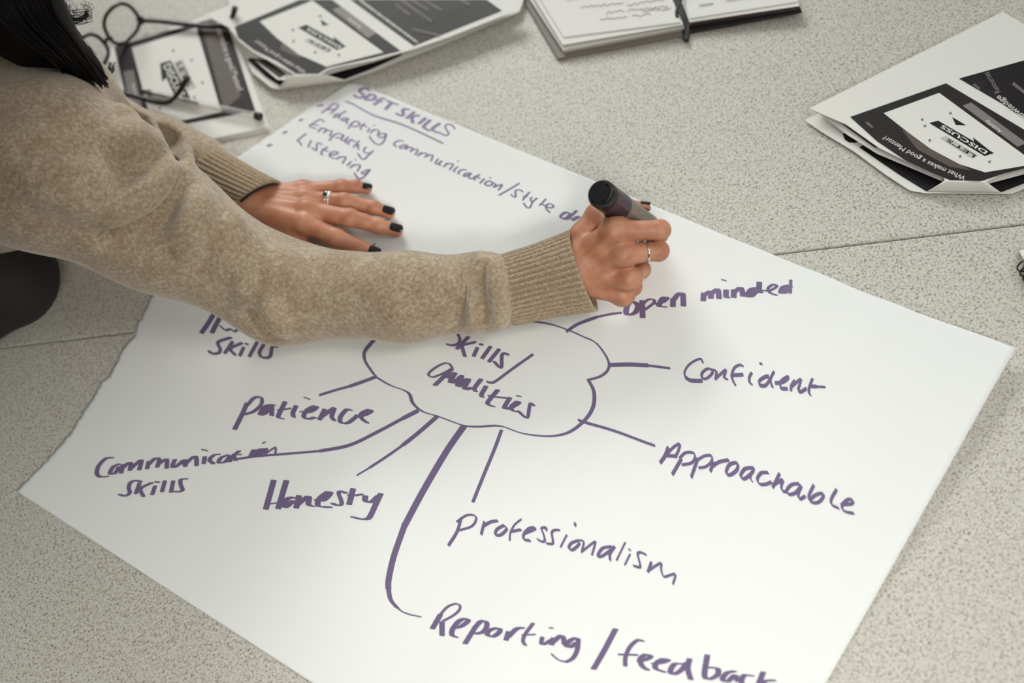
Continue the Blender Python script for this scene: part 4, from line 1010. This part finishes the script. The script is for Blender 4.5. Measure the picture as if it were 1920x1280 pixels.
M_rib = mat('ribbed_cuff_knit', (.40, .335, .255), .95)
N, L, b = nodes(M_rib)
k3 = noise(M_rib, 420, 3); rr_ = ramp(M_rib, k3.outputs['Fac'], [(.3, (.29, .21, .135)), (.5, (.39, .295, .20)), (.72, (.50, .41, .31))]); L.new(rr_.outputs[0], b.inputs['Base Color'])
b.inputs['Sheen Weight'].default_value = .15; b.inputs['Specular IOR Level'].default_value = .15
bump(M_rib, k3.outputs['Fac'], .5, .0012)
def cuff(c0, c1, n0, n1, prof, ribs, label, floor_z):
    """ribbed tube from centre c0 to c1; n0/n1 are the end-plane normals, prof the radius along it"""
    ns_, nt = ribs * 12, 26; rings = []
    for lay in (0, 1):
        for j in range(nt + 1):
            t = j / nt; c = c0 + (c1 - c0) * t; a_ = n0 + (n1 - n0) * t; a_ /= np.linalg.norm(a_)
            u = zu - a_ * (zu @ a_); u /= np.linalg.norm(u); s_ = np.cross(a_, u); R = np.interp(t, [q[0] for q in prof], [q[1] for q in prof])
            rg = []
            for i in range(ns_):
                th = 2 * math.pi * i / ns_; rib = 1 - 2 * (.5 - .5 * math.cos(ribs * th)) ** 3
                rr = R * (1 - .0) + ((.0016 * rib - .0004) if lay == 0 else -.0034) * (1 if .03 < t else .5)
                p = c + rr * (math.cos(th) * s_ + math.sin(th) * u * .97)
                if p[2] < floor_z: p[2] = floor_z + (p[2] - floor_z) * .04
                rg.append(p)
            rings.append(rg)
    out = rings[:nt + 1] + rings[nt + 1:][::-1]; V_ = [p for r in out for p in r]; F_ = []
    m_ = len(out)
    for j in range(m_ - 1):
        for i in range(ns_):
            i2 = (i + 1) % ns_; F_.append((j * ns_ + i, j * ns_ + i2, (j + 1) * ns_ + i2, (j + 1) * ns_ + i))
    o = mesh_obj('ribbed_cuff', V_, F_, M_rib, jumper, True)
    o['label'] = label; return o
def plane_normal(pt, pb_, c, along):
    w_ = pt - pb_; vw = CAM + np.array([0, 0, TZ]) - c; side = np.cross(w_, vw); side = np.cross(w_, np.cross(along, w_)); side /= np.linalg.norm(side)
    return side if side @ along > 0 else -side
rc0, rc1 = P(944, 546, .041), P(1094, 507, .0455)
al_ = rc1 - rc0
cuff(rc0, rc1, plane_normal(P(928, 478, .05), P(962, 613, .03), rc0, al_), plane_normal(P(1069, 428, .05), P(1115, 583, .03), rc1, al_),
     [(0, .0355), (.15, .0360), (.5, .0372), (.8, .0398), (1, .0420)], 42, 'ribbed right cuff', TZ + .0020)
lc0, lc1 = P(352, 322, .047), P(481, 372, .036)
al_ = lc1 - lc0
cuff(lc0, lc1, plane_normal(P(380, 280, .05), P(322, 350, .03), lc0, al_), plane_normal(P(514, 343, .05), P(444, 402, .03), lc1, al_),
     [(0, .0405), (.3, .0375), (.7, .0330), (1, .0312)], 36, 'ribbed left cuff', TZ + .0020)

m = MB(); a_ = (lc1 - lc0) / np.linalg.norm(lc1 - lc0); nn = plane_normal(P(514, 343, .05), P(444, 402, .03), lc1, al_)  # thin black band set into the open end of the left cuff
u_ = zu - nn * (zu @ nn); u_ /= np.linalg.norm(u_); s_ = np.cross(nn, u_); V_ = []
for off, rr in ((-.006, .0276), (.0020, .0286), (.0030, .0282), (.0022, .0272), (-.006, .0266)):
    for i in range(64):
        th = 2 * math.pi * i / 64; p_ = lc1 + nn * off + rr * (math.cos(th) * s_ + math.sin(th) * u_ * .97); p_[2] = max(p_[2], TZ + .0022 + .0002 * rr); V_.append(p_)
m.add(V_, [(j * 64 + i, j * 64 + (i + 1) % 64, (j + 1) * 64 + (i + 1) % 64, (j + 1) * 64 + i) for j in range(4) for i in range(64)])
ic = m.build('cuff_end_band', mat('black_cuff_band', (.012, .011, .012), .9), jumper, True); ic['label'] = 'black band just inside the end of the left cuff'

# ------------------------------------------------------------------ trousers, shoes, hair
M_trou = mat('black_trousers', (.012, .010, .010), .8)
tr = Field(); W0 = CH + (HIPC - CH) * .26 + np.array([0, -.05, -.01])
tr.cap(W0, HIPC, .105, .150, .05).cap(P(12, 520, .082), P(-230, 560, .04), .056, .10, .05)
for s_ in (-1, 1):
    hip = HIPC + lat * s_ * .085; kn = np.array([hip[0] - .02, hip[1], .46]); an = np.array([hip[0] - .10, hip[1], .13])
    tr.cap(hip, kn, .100, .072, .05).cap(kn, an, .068, .060, .03)
v, F = surface_nets(tr, .008, off_table); v = relax(v, F, 4); np_mesh('trousers', v, F, M_trou, person)
for s_ in (-1, 1):
    hip = HIPC + lat * s_ * .085; an = np.array([hip[0] - .10, hip[1], .07]); f = Field()
    f.cap(an, an + np.array([.15, 0, -.030]), .043, .034, .02).cap(an, an + np.array([-.02, 0, -.025]), .040, .038, .02)
    v, F = surface_nets(f, .006, lambda d, lo, h: np.maximum(d, .004 - (lo[2] + h * np.arange(d.shape[2])))); np_mesh('shoe', relax(v, F, 2), F, M_trou, person)
M_hair = mat('black_hair', (.006, .0045, .0045), .65)
M_hair.node_tree.nodes['Principled BSDF'].inputs['Specular IOR Level'].default_value = .2
hr = Field()
hr.ell(HEAD - fwd_ * .012 + upv * .016, HX, (.104, .088, .115), .02)
def lock(pts, r0, r1, k=.02):
    q = catmull([np.array(p, float) for p in pts], 5); n = len(q)
    for i in range(n - 1): hr.cap(q[i], q[i + 1], r0 + (r1 - r0) * i / n, r0 + (r1 - r0) * (i + 1) / n, k)
HT = HEAD - lat * .06 - fwd_ * .03
lock([HT, P(-14, -20, 0.355), P(28, 22, 0.340), P(68, 68, 0.295), P(104, 105, 0.255), P(140, 136, 0.227), P(154, 158, 0.215)], .040, .005)
lock([HT + fwd_ * .03, P(26, -30, 0.350), P(60, 20, 0.325), P(88, 62, 0.290), P(114, 96, 0.255), P(144, 124, 0.230), P(172, 150, 0.213)], .026, .003)
lock([HT, P(-44, -30, 0.370), P(-14, 0, 0.350), P(10, 30, 0.330), P(38, 56, 0.330), P(68, 86, 0.295), P(88, 108, 0.275)], .038, .005)
lock([HT + fwd_ * .05, P(22, -60, 0.350), P(44, -14, 0.320), P(68, 26, 0.313), P(84, 52, 0.293)], .030, .005)
for i in range(26):                                                                                       # separate tresses give the outline its strands
    t = i / 25; a0 = np.array([-25 + 90 * t, 20 - 70 * t]); a1 = np.array([22 + 52 * t, 52 - 34 * t]); a2 = np.array([88 + 32 * t, 104 - 20 * t]); a3 = np.array([140 + 40 * t, 152 + 8 * math.sin(i * 2.1)])
    j_ = 4 * math.sin(i * 1.7)
    lock([P(*a0, .355), P(*(a1 + j_), .330), P(*(a2 - j_), .275), P(*a3, .218)], .011, .0014, .004)
v, F = surface_nets(hr, .0035); v = relax(v, F, 4); hair = np_mesh('hair', v, F, M_hair, person); hair['label'] = 'long black hair'
m = MB(); r = random.Random(4)
def strand(pts, r_): m.tube(catmull(pts, 6), r_, 5)
for i in range(52):
    x0, y0 = r.uniform(70, 98), r.uniform(-25, 22); ex, ey = r.uniform(118, 172), r.uniform(14, 46); k = r.uniform(.4, 1)
    strand([P(x0, y0, .27), P(x0 + (ex - x0) * .4, y0 + (ey - y0) * .9 + 6 * k, .262), P(ex, ey, .255), P(ex + 6 * k, ey - 12 * k, .252), P(ex - 4, ey - 20 * k, .25)], r.uniform(.00018, .00034))
for i in range(34):
    o_x, o_y = r.uniform(-6, 6), r.uniform(-3, 3)
    strand([P(84 + o_x, 14 + o_y, .275), P(112 + o_x, 30 + o_y, .262), P(138 + o_x, 37 + o_y, .255), P(157 + o_x * .6, 33 + o_y, .25), P(163 + o_x * .4, 24 + o_y, .25)], .00042)
for i in range(30):
    x0 = r.uniform(85, 108); y0 = r.uniform(-30, 0)
    strand([P(x0, y0, .28), P(x0 + r.uniform(8, 22), y0 + 45, .26), P(x0 + r.uniform(24, 50), y0 + 95, .24), P(x0 + r.uniform(50, 75), y0 + 128, .225)], r.uniform(.00016, .0003))
for i in range(40):
    t = r.random(); x0, y0 = 105 + 60 * t, 55 + 90 * t
    strand([P(x0 - 20, y0 - 22, .25 - .06 * t), P(x0 + r.uniform(0, 8), y0 + r.uniform(-14, 4), .235 - .06 * t), P(x0 + r.uniform(8, 30), y0 + r.uniform(-5, 28), .225 - .06 * t)], r.uniform(.00015, .0004))
for i in range(26):
    strand([P(150, 140, .195), P(178 + r.uniform(-4, 4), 160 + r.uniform(-5, 5), .175), P(198 + r.uniform(-4, 6), 117 + r.uniform(-3, 12) + 24, .17), P(214 + r.uniform(-12, 4), 112 + r.uniform(-4, 14) + 8, .168)], r.uniform(.0002, .0005))
for i in range(220):
    t = r.uniform(0, 1.3); s = r.uniform(-3, 3)
    a0 = np.array([-25 + 95 * t, 15 - 75 * t]); a1 = np.array([20 + 62 * t, 56 - 40 * t]); a2 = np.array([88 + 42 * t, 108 - 26 * t]); a3 = np.array([136 + 52 * t, 152 + r.uniform(-10, 12)])
    strand([P(*(a0 + s), .392), P(*(a1 + s * 1.5), .366), P(*(a2 + s * 2), .305 + .006 * s), P(*(a3 + s), .235)], r.uniform(.0003, .0008))
for i in range(24):
    t = r.random()
    strand([P(75 + 20 * t, -20, .32), P(104 + 8 * t, 26 + r.uniform(-8, 8), .29), P(124 + r.uniform(0, 14), 62 + r.uniform(-6, 6), .265), P(150 + r.uniform(-4, 22), 100 + r.uniform(-12, 16), .24), P(172 + r.uniform(-6, 14), 132 + r.uniform(-8, 8), .225)], r.uniform(.0003, .0007))
st_ = m.build('loose_strands', M_hair, hair, True); st_['kind'] = 'stuff'
